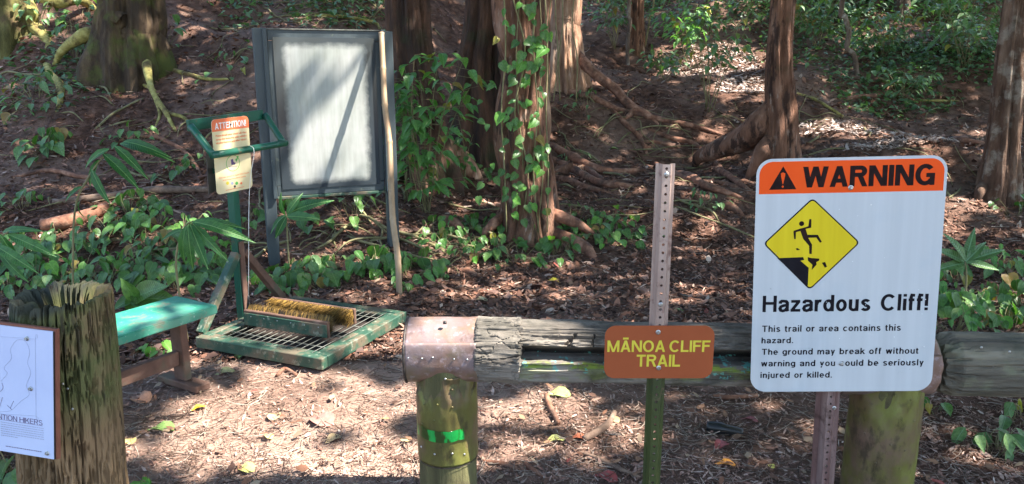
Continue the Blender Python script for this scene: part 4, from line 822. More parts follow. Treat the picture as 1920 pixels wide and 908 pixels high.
c0 = zc([(394, 487)])[0]; poly_plate('pictogram_head', [(c0[0] + .0083*math.cos(k*.3927), c0[1] + .0083*math.sin(k*.3927)) for k in range(16)], -.0018, .0004, M_['ink_faded'], ws)
poly_plate('pictogram_figure', zc([(345, 533), (383, 520), (413, 512), (438, 504), (445, 457), (458, 457), (457, 513), (420, 522), (432, 560), (500, 560), (526, 606), (514, 612), (490, 578), (437, 580), (462, 624), (460, 686), (445, 686), (443, 632), (405, 588), (386, 535), (357, 543), (355, 588), (345, 588), (340, 540)]), -.0018, .0004, M_['ink_faded'], ws)
poly_plate('pictogram_cliff', zc([(235, 713), (404, 706), (411, 724), (386, 730), (440, 776), (434, 897), (424, 890)]), -.0018, .0004, M_['ink'], ws)
for P in ([(355, 650), (368, 647), (384, 659), (362, 661)], [(434, 706), (455, 712), (510, 716), (508, 730), (490, 738), (492, 756), (460, 790), (465, 757), (436, 730)], [(527, 743), (548, 738), (560, 768), (546, 776)]):
    poly_plate('pictogram_rock', zc(P), -.0018, .0004, M_['ink_faded'], ws)
def wline(s, x0, x1, yb, yt, bold, m='ink'):
    k = lambda x, y: WL(1390 + x/4.127, 530 + y/4.127)
    sans('lettering', s, k(x0, yb)[0], k(x1, yb)[0], k(x0+20, yb)[1], k(x0+20, yt)[1] - k(x0+20, yb)[1], -.0008, M_[m], ws, st=bold, sp=.10 if bold > .165 else .13, wsp=.42)
wline("Hazardous Cliff!", 163, 1440, 228, 102, .17)
wline("This trail or area contains this", 160, 1232, 382, 333, .155)
wline("hazard.", 155, 400, 470, 425, .155)
wline("The ground may break off without", 157, 1368, 559, 512, .155)
wline("warning and you could be seriously", 152, 1408, 649, 602, .155)
wline("injured or killed.", 147, 700, 738, 692, .155)
x, z = WL(1595, 352); bolt(ws, x, -.001, z, .0065); x, z = WL(1577, 682); bolt(ws, x, -.001, z, .0055, 'steel')
V, F = [], []
for k in range(34):
    x_, z_ = random.uniform(-.28, .28), random.uniform(-.37, .24); r_ = random.choice((.0012, .0015, .002, .003)); i_ = len(V)
    for j_ in range(6): V.append((x_ + r_*math.cos(j_*1.047)*random.uniform(.6, 1.3), -.0024, z_ + r_*math.sin(j_*1.047)*random.uniform(.6, 1.5)))
    F.append(list(range(i_, i_+6))[::-1])
link('paint_nicks', pymesh('paint_nicks', V, F, False), mat('nick', [(.4, (.34, .36, .36)), (.6, (.8, .82, .82))], 40, bump=0), ws)
x, z = WL(1633, 384); dome('scratch', .003, .001, M_['white'], ws, (x, -.0003, z))
pw = WM @ Vector((WL(1563, 700)[0], 0, WL(1563, 700)[1])); px_ = WL(1566, 740)[0]
wp = channel(ws, px_, .006, -1.25, .40, .024, .030, 0, (M_['channel_dark'], M_['channel_dark']), depth=.03, hole=.0045)
wp.rotation_euler = (.0448, 0, 0); wp.location = (0, .012, 0)
x, z = WL(1571, 766); bolt(ws, px_ + .0, .003, z, .0055)
# ------------------------------------------------------------ rotten post with map sign
YS = 2.12
def stump():
    c = at(118, 700, YS); rt = at(215, 700, YS).x - at(120, 700, YS).x; r0 = .138; ztop = at(110, 556, YS).z
    o = thing('rotten_post', 'thick rotten wooden post with hollow jagged top and green algae, at the left edge', 'post', (at(118, 760, YS).x, YS + .02, 0))
    xt = at(110, 560, YS).x - o.location.x; xb = at(133, 905, YS).x - o.location.x; zb_ = at(133, 905, YS).z; V, F = [], []; nt2 = 260; nzv = 170
    def crack(a, z):
        u = a*17 + 1.6*noise.noise(Vector((a*3, z*1.2, 0))); v = abs(noise.noise(Vector((u, z*3.4, 3.3)))); w_ = abs(noise.noise(Vector((u*2.3, z*4.5, 8))))
        return -(.018*max(0, 1-v/.085)) - .009*max(0, 1-w_/.08)
    for i in range(nzv+1):
        t = i/nzv
        for k in range(nt2):
            a = 2*math.pi*k/nt2; up = max(0, (t-.75)/.25)
            jag = .008*noise.noise(Vector((math.cos(a)*2.2, math.sin(a)*2.2, 1))) + .010*noise.noise(Vector((math.cos(a)*9, math.sin(a)*9, 4))) + .007*noise.noise(Vector((math.cos(a)*24, math.sin(a)*24, 4)))
            jag -= .05*math.exp(-((a-4.45)/.13)**2)
            z = -.3 + (ztop + .01 + jag + .3)*t if t > .3 else -.3 + (ztop + .3)*t
            if t > .3: z = -.3 + (ztop + .3)*t + jag*max(0, (t-.6)/.4)
            zz = min(1, max(0, (z - zb_)/(ztop - zb_))); cx = xb + (xt-xb)*zz
            r = r0*(1 + .08*(1-zz)*0.6) ; r *= 1 + .03*noise.noise(Vector((math.cos(a)*1.5, math.sin(a)*1.5, z*1.2)))
            r += crack(a, z)*(1 + up) + .0018*noise.noise(Vector((a*60, z*8, 0))) - .008*up*up
            V.append((cx + r*math.cos(a), r*math.sin(a), z))
    for i in range(nzv):
        for k in range(nt2): k2 = (k+1) % nt2; F.append([i*nt2+k, i*nt2+k2, (i+1)*nt2+k2, (i+1)*nt2+k])
    # the rotted bowl
    base = nzv*nt2; rings = 14; prev = base
    for j in range(1, rings+1):
        t = j/rings; st = len(V)
        for k in range(nt2):
            a = 2*math.pi*k/nt2; p = V[base+k]; cx = xt; ri = 1 - t*.86; dep = (.02 + .075*min(1, t*2.2)) if t > 0 else 0
            zn = ztop - dep + .014*noise.noise(Vector((math.cos(a)*7*ri, math.sin(a)*7*ri, 9 + t*3))); zz = p[2]*(1-min(1, t*2.5)) + zn*min(1, t*2.5)
            q_ = .93 if j == 1 else .93 - (t-1/rings)*.9
            V.append((cx + (p[0]-cx)*max(q_, .03), p[1]*max(q_, .03), zz if j > 1 else p[2]-.004))
        for k in range(nt2): k2 = (k+1) % nt2; F.append([prev+k, prev+k2, st+k2, st+k])
        prev = st
    V.append((xt, 0, ztop-.09))
    for k in range(nt2): F.append([prev+k, prev+(k+1) % nt2, len(V)-1])
    m = mat('rotten_post_wood', [(.25, (.05, .036, .018)), (.45, (.15, .095, .045)), (.62, (.28, .18, .095)), (.85, (.42, .3, .18))], 8, (1, 1, .1), bump=1, bscale=26, bdist=.012, rough=.9,
        over=[((.10, .115, .035), 5, .3, .5, 'algae', .9), ((.045, .05, .038), 7, .2, .5, 'rim', .95), ((.03, .022, .014), -26, .58, .64, None, .8)])  # last overlay paints the shade of the cracks as dark streaks
    me = pymesh('post_body', V, F, False); al = me.attributes.new('algae', 'FLOAT', 'POINT'); rm = me.attributes.new('rim', 'FLOAT', 'POINT')
    al.data.foreach_set('value', [min(1, max(0, (p[2] - (zb_ + .17))/.12 + .6*noise.noise(Vector(p)*6))) for p in V])
    rm.data.foreach_set('value', [min(1, max(0, (p[2] - (ztop - .055) - max(0, p[0]-xt)*.5 + .03*noise.noise(Vector(p)*12))/.03)) for p in V])
    link('post_body', me, m, o)
    for px, py in ((127, 729), (136, 767), (118, 720)):
        x = at(px, py, YS-.12).x - o.location.x; p = at(px, py, YS - .118) - Vector(o.location); dome('nail', .004, .004, M_['steel'], o, p)
    return o
STP = stump()
ms = thing('map_sign', 'white laminated trail map notice on a rust brown board bolted to the rotten post', 'sign')
def fitmap():
    c = at(100, 742, 1.93); return c
mc = fitmap(); ms.location = mc; ms.rotation_euler = (-.12, .035, -.22); MM = Matrix.Translation(mc) @ Euler(ms.rotation_euler).to_matrix().to_4x4(); MI_ = MM.inverted()
def ML(px, py): o = MI_ @ CAM; d = MI_.to_3x3() @ ray(px, py); p = o + d*(-o.y/d.y); return (p.x, p.z)
q0, q1, q2, q3 = ML(0, 611), ML(98, 622), ML(103, 862), ML(0, 848)
xr = (q1[0]+q2[0])/2; zt2 = q1[1]; zb2 = q2[1]; MWd = .42
poly_plate('backing_board', [(xr-MWd, zb2-.001), (xr+.006, zb2-.001), (xr+.006, zt2+.006), (xr-MWd, zt2+.006)], .004, .012, M_['brownwood'] if 0 else mat('rust_brown_board', [(.3, (.16, .05, .03)), (.7, (.28, .1, .06))], 9, bump=.4, rough=.7), ms)
poly_plate('notice_panel', [(xr-MWd+.004, zb2), (xr, zb2), (xr, zt2), (xr-MWd+.004, zt2)], 0, .004, mat('bluish_laminated_paper', [(.3, (.5, .56, .78)), (.7, (.58, .64, .84))], 4, bump=.1, bscale=6, rough=.25), ms)
poly_plate('notice_edge', [(xr, zb2), (xr+.0015, zb2), (xr+.0015, zt2), (xr, zt2)], -.0005, .0045, M_['black'], ms)
cap0 = ML(60, 785)[1]; cw = ML(80, 790)[0]; capm = .0105
sans('lettering', "ATTENTION HIKERS", cw - .2, cw, ML(60, 795)[1], .0145, -.0006, M_['purple'], ms, st=.11)
poly_plate('underline', [(cw-.2, cap0-.0165), (cw, cap0-.0165), (cw, cap0-.0158), (cw-.2, cap0-.0158)], -.0006, .0003, M_['purple'], ms)
def scribble(parent, x0, x1, z, hh, m, y=-.0006, gap=.3, name='fine_print'):
    V, F = [], []; x = x0
    while x < x1:
        w_ = random.uniform(.004, .012)*hh/.003; e2 = min(x+w_, x1); i = len(V)
        V += [(x, y, z), (e2, y, z), (e2, y, z+hh), (x, y, z+hh)]; F.append([i, i+1, i+2, i+3]); x = e2 + hh*random.uniform(.4, .9)
    return link(name, pymesh(name, V, F, False), m, parent)
for k in range(7): scribble(ms, cw-.135, cw + (.004 if k < 6 else -.08), cap0 - .024 - k*.0062, .0022, M_['greyline'])
scribble(ms, cw-.12, cw-.004, zb2 + .015, .002, M_['purple'])
def outline(parent, P, r, m, name, y=-.0008):
    return tube(name, [Vector((p[0], y, p[1])) for p in P], [r]*len(P), m, parent, seg=4, n=4)
outline(ms, [ML(*p) for p in ((2, 715), (14, 700), (8, 690), (22, 672), (20, 655), (32, 638), (48, 640), (56, 660), (52, 680), (58, 700), (50, 722), (55, 740), (40, 752), (20, 770), (0, 772))], .00035, M_['greyline'], 'map_outline')
outline(ms, [ML(*p) for p in ((0, 631), (66, 636), (66.5, 637), (68, 779), (67, 780), (0, 776))], .0003, M_['greyline'], 'map_frame')
for P in (((0, 735), (6, 728), (4, 718)), ((0, 762), (5, 745)), ((20, 765), (26, 752)), ((22, 768), (14, 760))): outline(ms, [ML(*p) for p in P], .0005, M_['purple'], 'map_mark')
for px, py in ((51, 635), (58, 729), (89, 850)): x, z = ML(px, py); bolt(ms, x, -.001, z, .0048, 'steel')
# ------------------------------------------------------------ green bench
def bench():
    z = .42; a = pz(408, 572, z); b = pz(338, 552, z); e = pz(212, 634, z)
    d = (e - a); d.z = 0; d.normalize(); n = Vector((-d.y, d.x, 0)); wd = (b-a).dot(n); n = n if wd > 0 else -n; wd = abs(wd); L = 1.05
    o = thing('bench', 'low green painted bench with brown stained legs behind the rotten post', 'bench', (a + d*L*.5 + n*wd*.5 - Vector((0, 0, z))))
    ang = math.atan2(d.y, d.x); o.rotation_euler = (0, 0, ang); sgn = 1 if Vector((-d.y, d.x, 0)).dot(n) > 0 else -1
    tag(link('seat', box_me('seat', L, wd, .045, .006, .0015, segs=2), M_['gp_seat'], o)).location = (0, 0, z-.0225)
    for sx in (-1, 1):
        x = sx*(L/2-.12)
        link('leg', box_me('leg', .042, .085, z-.045-.035, .004, .002), M_['brownwood'], o).location = (x, 0, .035 + (z-.08)/2)
        link('foot', box_me('foot', .085, wd*.95, .036, .005, .002), M_['brownwood'], o).location = (x, 0, .017)
    link('stretcher', box_me('stretcher', L-.24-.044, .035, .075, .004, .002), M_['brownwood'], o).location = (0, 0, .155)
    return o
bench()
# ------------------------------------------------------------ boot cleaning station
SO = Vector((-1.63, 4.56, 0)); e1 = Vector((.39, .92, 0)).normalized(); e2 = Vector((e1.y, -e1.x, 0))
bc = thing('boot_cleaning_station', 'green boot cleaning station with wire grate, yellow brushes and a tilted handrail loop', 'boot cleaner', SO, (0, 0, math.atan2(e2.y, e2.x)))
# local axes: x = e2 (towards the trail), y = e1 (away to the right)
hz = .09; W_, D_ = .87, .87
for (cx, cy, lx, ly) in ((W_/2, -D_/2+.025, W_, .05), (W_/2, D_/2-.025, W_, .05), (.025, 0, .05, D_-.104), (W_-.025, 0, .05, D_-.104)):
    link('frame_board', box_me('frame_board', lx, ly, .065, .004, .0015), M_['gp_old'], bc).location = (cx, cy, .0545)
for (cx, cy, lx, ly) in ((W_/2, -D_/2+.076, W_-.104, .046), (W_/2, D_/2-.076, W_-.104, .046), (.077, 0, .046, D_-.2), (W_-.077, 0, .046, D_-.2)):
    link('inner_frame', box_me('inner_frame', lx, ly, .02, .003, .001), M_['gp_old'], bc).location = (cx, cy, .072)
nb = 15
for k in range(nb):
    x = .11 + (W_-.22)*k/(nb-1); tube('grate_bar', [Vector((x, -D_/2+.06, .084)), Vector((x + random.uniform(-.004, .004), 0, .083)), Vector((x, D_/2-.06, .084))], [.0023]*3, M_['wire'], bc, seg=6, n=3)
for k in range(4):
    y = -.27 + .18*k; tube('grate_crossbar', [Vector((.06, y, .079)), Vector((.4, y, .0785)), Vector((W_-.06, y, .079))], [.003]*3, M_['wire'], bc, seg=6, n=2)
link('pit_shade_sheet', box_me('pit_shade_sheet', W_-.1, D_-.1, .03, .002), mat('painted_pit_shade', [(.3, (.012, .008, .006)), (.6, (.035, .022, .016)), (.8, (.09, .055, .04))], 22, bump=.9, bscale=50, bdist=.01, rough=.95), bc).location = (W_/2, 0, .008)  # dark sheet painted in for the shade under the grate
# brushes
def brush(y, side, L=.6, x0=.12, z0=.09):
    b = link('brush_board', box_me('brush_board', L, .022, .095, .004, .002), M_['brownwood'], bc); b.location = (x0 + L/2, y, z0 + .047)
    f = link('brush_plate', box_me('brush_plate', L-.01, .006, .075, .002), M_['gp_old'], b); f.location = (0, -side*.0145, -.006)
    for k in range(6): dome('screw', .004, .002, M_['steel'], f, (-L/2 + .06 + k*(L-.12)/5, -side*.0032, .02), axis=(0, -side, 0))
    for end in range(2):
        n = 2600; px = rng.uniform(x0+.01 - (x0+L/2), L/2-.005, n); pzv = rng.uniform(-.045, .047, n); ln = rng.uniform(.05, .08, n)
        if end: sel = rng.random(n) < .35
        else: sel = rng.random(n) < 1
        px, pzv, ln = px[sel], pzv[sel], ln[sel]; n = len(px)
        tv = np.array([(-.0016, 0, 0), (.0016, 0, 0), (.0008, .5, 0), (0, 1, 0)]); tf = [(0, 1, 2), (0, 2, 3)]
        pos = np.stack([px, np.full(n, side*.010), pzv], 1); rz = rng.normal(0, .18, n) + (0 if side > 0 else math.pi); rx = rng.normal(.12, .22, n)*side
        mx = rng.random(n); pal = np.where(mx[:, None] < .8, np.array([[.36, .21, .045]]), np.array([[.09, .05, .02]])) * rng.uniform(.6, 1.3, (n, 1))
        dirt = np.clip((.03-pzv)/.03, 0, 1)*.9 + .6*(np.abs(px) < L*.25)*rng.random(n); pal = pal*(1-.8*dirt[:, None]*(rng.random((n, 1)) < .8))
        if end: pos[:, 2] = .044; rx = rng.uniform(.3, 1.1, n)*side; ln = ln*.6
        o = scatter_mesh('bristles', tv, tf, pos, np.stack([rx, np.zeros(n), rz], 1), np.stack([np.full(n, 1.3), ln, np.ones(n)], 1), pal, BR); o.parent = b; o['kind'] = 'stuff'
BR = attr_mat('brush_bristles', .6, var=.15)
brush(-.16, 1); brush(.10, -1, L=.62, x0=.1)
# bottom seen through the grate is the painted shade sheet; the post with braces and handrail
pt = at(435, 222, 4.56).z
beam('post', (-.045, 0, 0), (-.045, 0, pt), .05, .05, M_['gp'], bc, upv=(0, 1, 0), bev=.003)
beam('post_board', (-.012, 0, .09), (-.012, 0, .55), .04, .012, M_['brownwood'], bc, upv=(1, 0, 0), rough=.001)
for sy in (-1, 1): beam('brace', (-.03, sy*.36, .08), (-.03, sy*.03, .48), .045, .05, M_['gp_old'] if sy < 0 else M_['brownwood'], bc, upv=(1, 0, 0), rough=.001)
def SL(px, py, Y): return (Matrix.Rotation(-bc.rotation_euler.z, 4, 'Z') @ (at(px, py, Y) - SO))
bl, br_ = SL(352, 236, 4.29), SL(492, 215, 4.84); fl, fr = SL(400, 291, 4.22), SL(532, 269, 4.76)
beam('back_bar', bl, br_, .022, .062, M_['gp'], bc, bev=.003)
def rod(nm, a, b, r): return tube(nm, [a, a.lerp(b, .33), a.lerp(b, .66), b], [r]*4, M_['gp'], bc, seg=16, n=2)
off = Vector((.02, 0, 0)); rod('side_arm', bl + off, fl, .02); rod('side_arm', br_ + off, fr, .02); rod('front_bar', fl + (fl-fr).normalized()*.012, fr + (fr-fl).normalized()*.02, .0205)
# small hanging hand brush on a cord
k0 = SL(468, 276, 4.46); k1 = SL(466, 555, 4.45); k2 = SL(463, 606, 4.45)
tube('cord', [k0 + Vector((0, 0, .01)), k0 + Vector((.03, 0, -.03)), k0.lerp(k1, .3), k1], [.0017]*4, M_['white'], bc, seg=5, n=4)
hb = tube('hand_brush', [k1, k1.lerp(k2, .45), k1.lerp(k2, .55), k2], [.006, .008, .02, .022], M_['black'], bc, seg=10, n=3)
tube('brush_tag', [k1.lerp(k2, .6) + Vector((.02, -.01, .0)), k1.lerp(k2, .6) + Vector((.024, -.012, 0))], [.009, .009], M_['white'], hb, seg=4, n=1)
# attention notice
an = thing('attention_sign', 'cream notice headed ATTENTION with an orange top, bolted to the green handrail', 'sign')
an.location = (-1.6618, 4.6, 1.0694); an.rotation_euler = (.0621, -.0376, 1.0071); AW, AH = .2604, .4422
# slide it towards the camera so that it hangs in front of the rear bar
kf = .955; an.location = CAM + (Vector(an.location) - CAM)*kf; AW *= kf; AH *= kf
AM = Matrix.Translation(an.location) @ Euler(an.rotation_euler).to_matrix().to_4x4(); AI = AM.inverted()
def AL(zx, zy): px, py = 340 + zx/5.045, 200 + zy/5.045; o = AI @ CAM; d = AI.to_3x3() @ ray(px, py); p = o + d*(-o.y/d.y); return (p.x, p.z)
poly_plate('sign_panel', rrect(-AW/2, AW/2, -AH/2, AH/2, .025), 0, .003, M_['cream'], an)
zo = AL(460, 220)[1]; tp_ = [p for p in rrect(-AW/2, AW/2, -AH/2, AH/2, .025) if p[1] > zo] + [(-AW/2, zo), (AW/2, zo)]
poly_plate('orange_top', tp_, -.0008, .0006, M_['redorange'], an)
sans('lettering', "ATTENTION!", -AW*.42, AW*.42, AL(460, 200)[1], AL(460, 140)[1] - AL(460, 200)[1], -.0014, M_['white'], an, st=.16, sp=.09)
for k, s in enumerate(("Please brush your shoes off, then", "spray the bottoms with rubbing", "alcohol before and after hiking.")):
    text('lettering', s, -AW*.42, AW*.42, AL(470, 268 + k*34)[1], .011, -.0012, M_['redorange'], an, bold=.02)
c0 = AL(488, 535); V_, F_ = [], []
for k in range(32):
    a = k*.19635
    for r in (.047, .0435): V_.append((c0[0] + r*math.cos(a), -.001, c0[1] + r*math.sin(a)*1.0))
for k in range(32): k2 = (k+1) % 32; F_.append([k*2, k2*2, k2*2+1, k*2+1])
link('green_ring', pymesh('green_ring', V_, F_, False), M_['sign_green'], an)
poly_plate('boot_picture', [(c0[0]+.001*a, c0[1]+.001*b) for a, b in ((-14, 22), (2, 24), (4, 8), (16, -2), (14, -10), (-12, -8), (-12, 4))], -.0012, .0004, M_['purple'], an)
poly_plate('boot_ground_line', [(c0[0]+.001*a, c0[1]+.001*b) for a, b in ((-30, -20), (28, -22), (28, -19.5), (-30, -17.5))], -.0012, .0004, M_['purple'], an)
poly_plate('check_mark', [(c0[0]+.001*a, c0[1]+.001*b) for a, b in ((16, 16), (24, 4), (42, 34), (34, 38), (24, 20), (20, 24))], -.0016, .0004, M_['sign_green'], an)
for k, s in enumerate(("Stop the spread of Rapid Ohia Death", "and invasive plant seeds")):
    text('lettering', s, -AW*(.42-.1*k), AW*(.42-.1*k), AL(500, 655 + k*28)[1], .007, -.0012, M_['redorange'], an, bold=.01)
for k, (m, r) in enumerate((('yellowtext', .010), ('greyline', .009), ('sign_green', .010), ('redorange', .007))):
    x, z = AL(437 + k*43, 725); poly_plate('round_emblem', [(x + r*math.cos(j*.785+.39), z + r*math.sin(j*.785+.39)) for j in range(8)], -.001, .0004, M_[m], an)
text('lettering', "For more information visit the trail kiosk"[:20], -AW*.26, AW*.26, AL(505, 782)[1], .005, -.001, M_['redorange'], an, bold=.0) if 0 else scribble(an, -AW*.26, AW*.26, AL(505, 778)[1], .003, M_['redorange'], -.001)
for zx, zy in ((465, 168), (505, 755)): x, z = AL(zx, zy); dome('bolt', .007, .004, M_['darksteel'], an, (x, -.001, z))
# the second notice, seen from its dark back on the left
sb = thing('notice_back', 'second notice seen nearly edge on with a dark back, left of the attention notice', 'sign'); pbk = at(397, 322, 4.36); sb.location = pbk; sb.rotation_euler = (.05, -.05, R(72) + .35)
link('sign_panel', box_me('sign_panel', .15, .003, .235, .0012), mat('dark_sign_back', [(.3, (.035, .03, .03)), (.7, (.07, .06, .06))], 9, bump=.1, rough=.4), sb)
link('bracket', box_me('bracket', .03, .12, .03, .002, c=(.03, -.03, 0)), M_['gp'], sb)
# ------------------------------------------------------------ bulletin board
kb = thing('bulletin_board', 'dark grey bulletin board on two posts, its pane fogged white in the middle', 'notice board', (-1.4067, 6.0, 0), (0, 0, .389))
KM = Matrix.Translation(kb.location) @ Euler(kb.rotation_euler).to_matrix().to_4x4(); KI = KM.inverted()
def KL(px, py, yy=0): o = KI @ CAM; d = KI.to_3x3() @ ray(px, py); p = o + d*((yy-o.y)/d.y); return (p.x, p.z)
k1, k2, k3, k4 = KL(497, 55), KL(711, 60), KL(727, 356), KL(516, 368)
kx0, kx1 = (k1[0]+k4[0])/2 - .0, (k2[0]+k3[0])/2 + .0; kz1, kz0 = (k1[1]+k2[1])/2, (k3[1]+k4[1])/2
gl, gb = h(*(KM @ Vector((kx0, 0, 0))).xy), h(*(KM @ Vector((kx1, 0, 0))).xy)
for sx, xx, gg in ((-1, kx0, gl), (1, kx1, gb)):
    hh = kz1 + (.012 if sx < 0 else .0); q_ = link('post', box_me('post', .085, .085, hh - gg + .3, .005, .0015), M_['kiosk'], kb); q_.location = (xx + sx*.044, .01, (hh + gg - .3)/2)
    q_ = link('post_batten', box_me('post_batten', .03, .03, kz1 - kz0 + .02, .003), M_['kiosk'], kb); q_.location = (xx - sx*.012, -.02, (kz1+kz0)/2 - .02) if 0 else (xx + sx*.006, -.045, (kz1+kz0)/2)
fw_ = .075
for nm, lx, lz, cx, cz in (('frame_board', kx1-kx0-.03, fw_, (kx0+kx1)/2, kz1-fw_/2), ('frame_board', kx1-kx0-.03, fw_, (kx0+kx1)/2, kz0+fw_/2), ('frame_board', fw_, kz1-kz0-2*fw_-.004, kx0+fw_/2+.012, (kz0+kz1)/2), ('frame_board', fw_, kz1-kz0-2*fw_-.004, kx1-fw_/2-.012, (kz0+kz1)/2)):
    link(nm, box_me(nm, lx, .02, lz, .003), M_['kiosk'], kb).location = (cx, -.0, cz)
cx_, cz_ = (kx0+kx1)/2, (kz0+kz1)/2
a_, b_ = KL(527, 80), KL(697, 338)
def fog_mat():
    m = bpy.data.materials.new('fogged_pane'); m.use_nodes = True; nt = m.node_tree; b = nt.nodes['Principled BSDF']; tc = nt.nodes.new('ShaderNodeTexCoord'); sp = nt.nodes.new('ShaderNodeSeparateXYZ'); nt.links.new(tc.outputs['Object'], sp.inputs[0])
    hx, hz_ = abs(b_[0]-a_[0])/2 - .014, abs(a_[1]-b_[1])/2 - .014; ox, oz = (a_[0]+b_[0])/2 - cx_, (a_[1]+b_[1])/2 - cz_
    wob = _math(nt, 'MULTIPLY', _math(nt, 'SUBTRACT', _noise(nt, tc.outputs['Object'], 14, 5), .5), .05)
    dx = _math(nt, 'SUBTRACT', _math(nt, 'ABSOLUTE', _math(nt, 'SUBTRACT', sp.outputs[0], ox)), hx - .04); dz = _math(nt, 'SUBTRACT', _math(nt, 'ABSOLUTE', _math(nt, 'SUBTRACT', sp.outputs[2], oz)), hz_ - .04)
    dx = _math(nt, 'MAXIMUM', dx, 0); dz = _math(nt, 'MAXIMUM', dz, 0)
    d = _math(nt, 'SQRT', _math(nt, 'ADD', _math(nt, 'MULTIPLY', dx, dx), _math(nt, 'MULTIPLY', dz, dz))); f = _map(nt, _math(nt, 'ADD', d, wob), .06, .005)
    mp = nt.nodes.new('ShaderNodeMapping'); mp.inputs['Scale'].default_value = (1, 1, .12); nt.links.new(tc.outputs['Object'], mp.inputs[0])
    st = _ramp(nt, [(.3, (.33, .33, .30)), (.55, (.40, .40, .375)), (.8, (.47, .47, .45))], _noise(nt, mp.outputs[0], 26, 6, .6)); cl = _ramp(nt, [(.35, (.8, .84, .8)), (.65, (1, 1, 1))], _noise(nt, tc.outputs['Object'], 3.2, 3))
    wh = _mix(nt, 1.0, st, cl, 'MULTIPLY'); c = _mix(nt, f, (.04, .05, .058), wh); nt.links.new(c, b.inputs['Base Color']); b.inputs['Roughness'].default_value = .3; b.inputs['Specular IOR Level'].default_value = .5
    nt.links.new(_ramp(nt, [(0, (.14,)*3), (1, (.42,)*3)], f), b.inputs['Roughness']); return m
link('pane', box_me('pane', kx1-kx0-.1, .006, kz1-kz0-.1, .001), fog_mat(), kb).location = (cx_, -.0135, cz_)
link('ledge', box_me('ledge', kx1-kx0-.02, .035, .02, .002, .001), M_['gp_old'], kb).location = (cx_, -.008, kz0 - .012)
link('top_trim', box_me('top_trim', kx1-kx0-.02, .03, .008, .001), M_['wire'], kb).location = (cx_, -.004, kz1 + .006)
# bamboo pole
def bamboo():
    f = at(749, 553, 5.3); f = pz(749, 553, 0); f.z = h(f.x, f.y); p = KM @ Vector((0, 0, 0)); t = at(713, 57, 1)
    x, z = KL(713, 57, -.07); tp = KM @ Vector((x, -.075, z)); o = thing('bamboo_pole', 'long dry bamboo pole leaning against the bulletin board', 'pole', f)
    d = tp - f; n = 7; P = [Vector((0, 0, -.02)) + d*(i/n) + Vector((.008*math.sin(i*2.1), .006*math.cos(i*1.3), 0)) for i in range(n+1)]
    def prof(a, t, c):
        v = (t*n*1.0) % 1; return 1 + .16*math.exp(-(min(v, 1-v)/.035)**2)
    V, F = tube_vf(P, [.022, .0225, .0225, .022, .0215, .021, .0205, .02], seg=16, n=26, prof=prof); link('culm', pymesh('culm', V, F), M_['bamboo'], o)
bamboo()
# ------------------------------------------------------------ plants
def leaf_me(name, rows, fold=.18, droop=.25, m='heart', wave=0):
    V, F = [], []
    for i, (t, w_, c) in enumerate(rows):
        for j, u in enumerate((-1, -.5, 0, .5, 1)):
            yy = t + c*abs(u)**1.5; V.append((u*w_, yy, abs(u)*w_*fold*2 - droop*max(0, t)**2 + wave*math.sin(t*9 + u*3)*abs(u)))
    for i in range(len(rows)-1):
        for j in range(4): a = i*5+j; F.append([a, a+1, a+6, a+5])
    return pymesh(name, V, F)
HEART = [(0, .06, -.10), (.08, .30, -.12), (.25, .41, -.08), (.45, .38, 0), (.65, .27, .02), (.85, .11, 0), (1, .01, 0)]
LANCE = [(0, .015, 0), (.12, .07, 0), (.35, .115, 0), (.6, .10, 0), (.82, .055, 0), (1, .004, 0)]
OVATE = [(0, .02, 0), (.15, .2, 0), (.35, .27, 0), (.6, .23, 0), (.82, .11, 0), (1, .008, 0)]
LM = {}
for nm, rw, mm, kw in (('heart', HEART, 'heart', dict(fold=.15, droop=.22, wave=.02)), ('bright', HEART, 'heart_bright', dict(fold=.12, droop=.2)), ('ginger', LANCE, 'ginger', dict(fold=.2, droop=.38)), ('ovate', OVATE, 'ovate', dict(fold=.2, droop=.25)), ('blue', OVATE, 'blue', dict(fold=.2, droop=.3)), ('narrow', LANCE, 'blue', dict(fold=.25, droop=.3)), ('old', HEART, 'old_leaf', dict(fold=.3, droop=.5, wave=.06))):
    LM[nm] = [leaf_me('leaf', rw, **{**kw, 'droop': kw['droop']*f}) for f in (.6, 1, 1.5)]
    for me in LM[nm]: me.materials.append(M_[mm])
def put_leaf(root, kind, base, d, L, up=Vector((0, 0, 1)), wid=1.0):
    if kind in ('heart', 'ovate', 'blue') and random.random() < .035: kind = 'old'
    y = Vector(d).normalized(); z = Vector(up) - y*Vector(up).dot(y)
    if z.length < .05: z = Vector((0, -1, 0)) - y*(-y.y)
    z.normalize(); x = y.cross(z); Mx = Matrix((x*wid, y, z)).transposed().to_4x4() @ Matrix.Scale(L, 4); Mx.translation = base
    o = bpy.data.objects.new('leaf', random.choice(LM[kind])); col.objects.link(o); o.parent = root; o.matrix_local = Mx; return o
def rv(a): return random.uniform(-a, a)
LMARK = {}
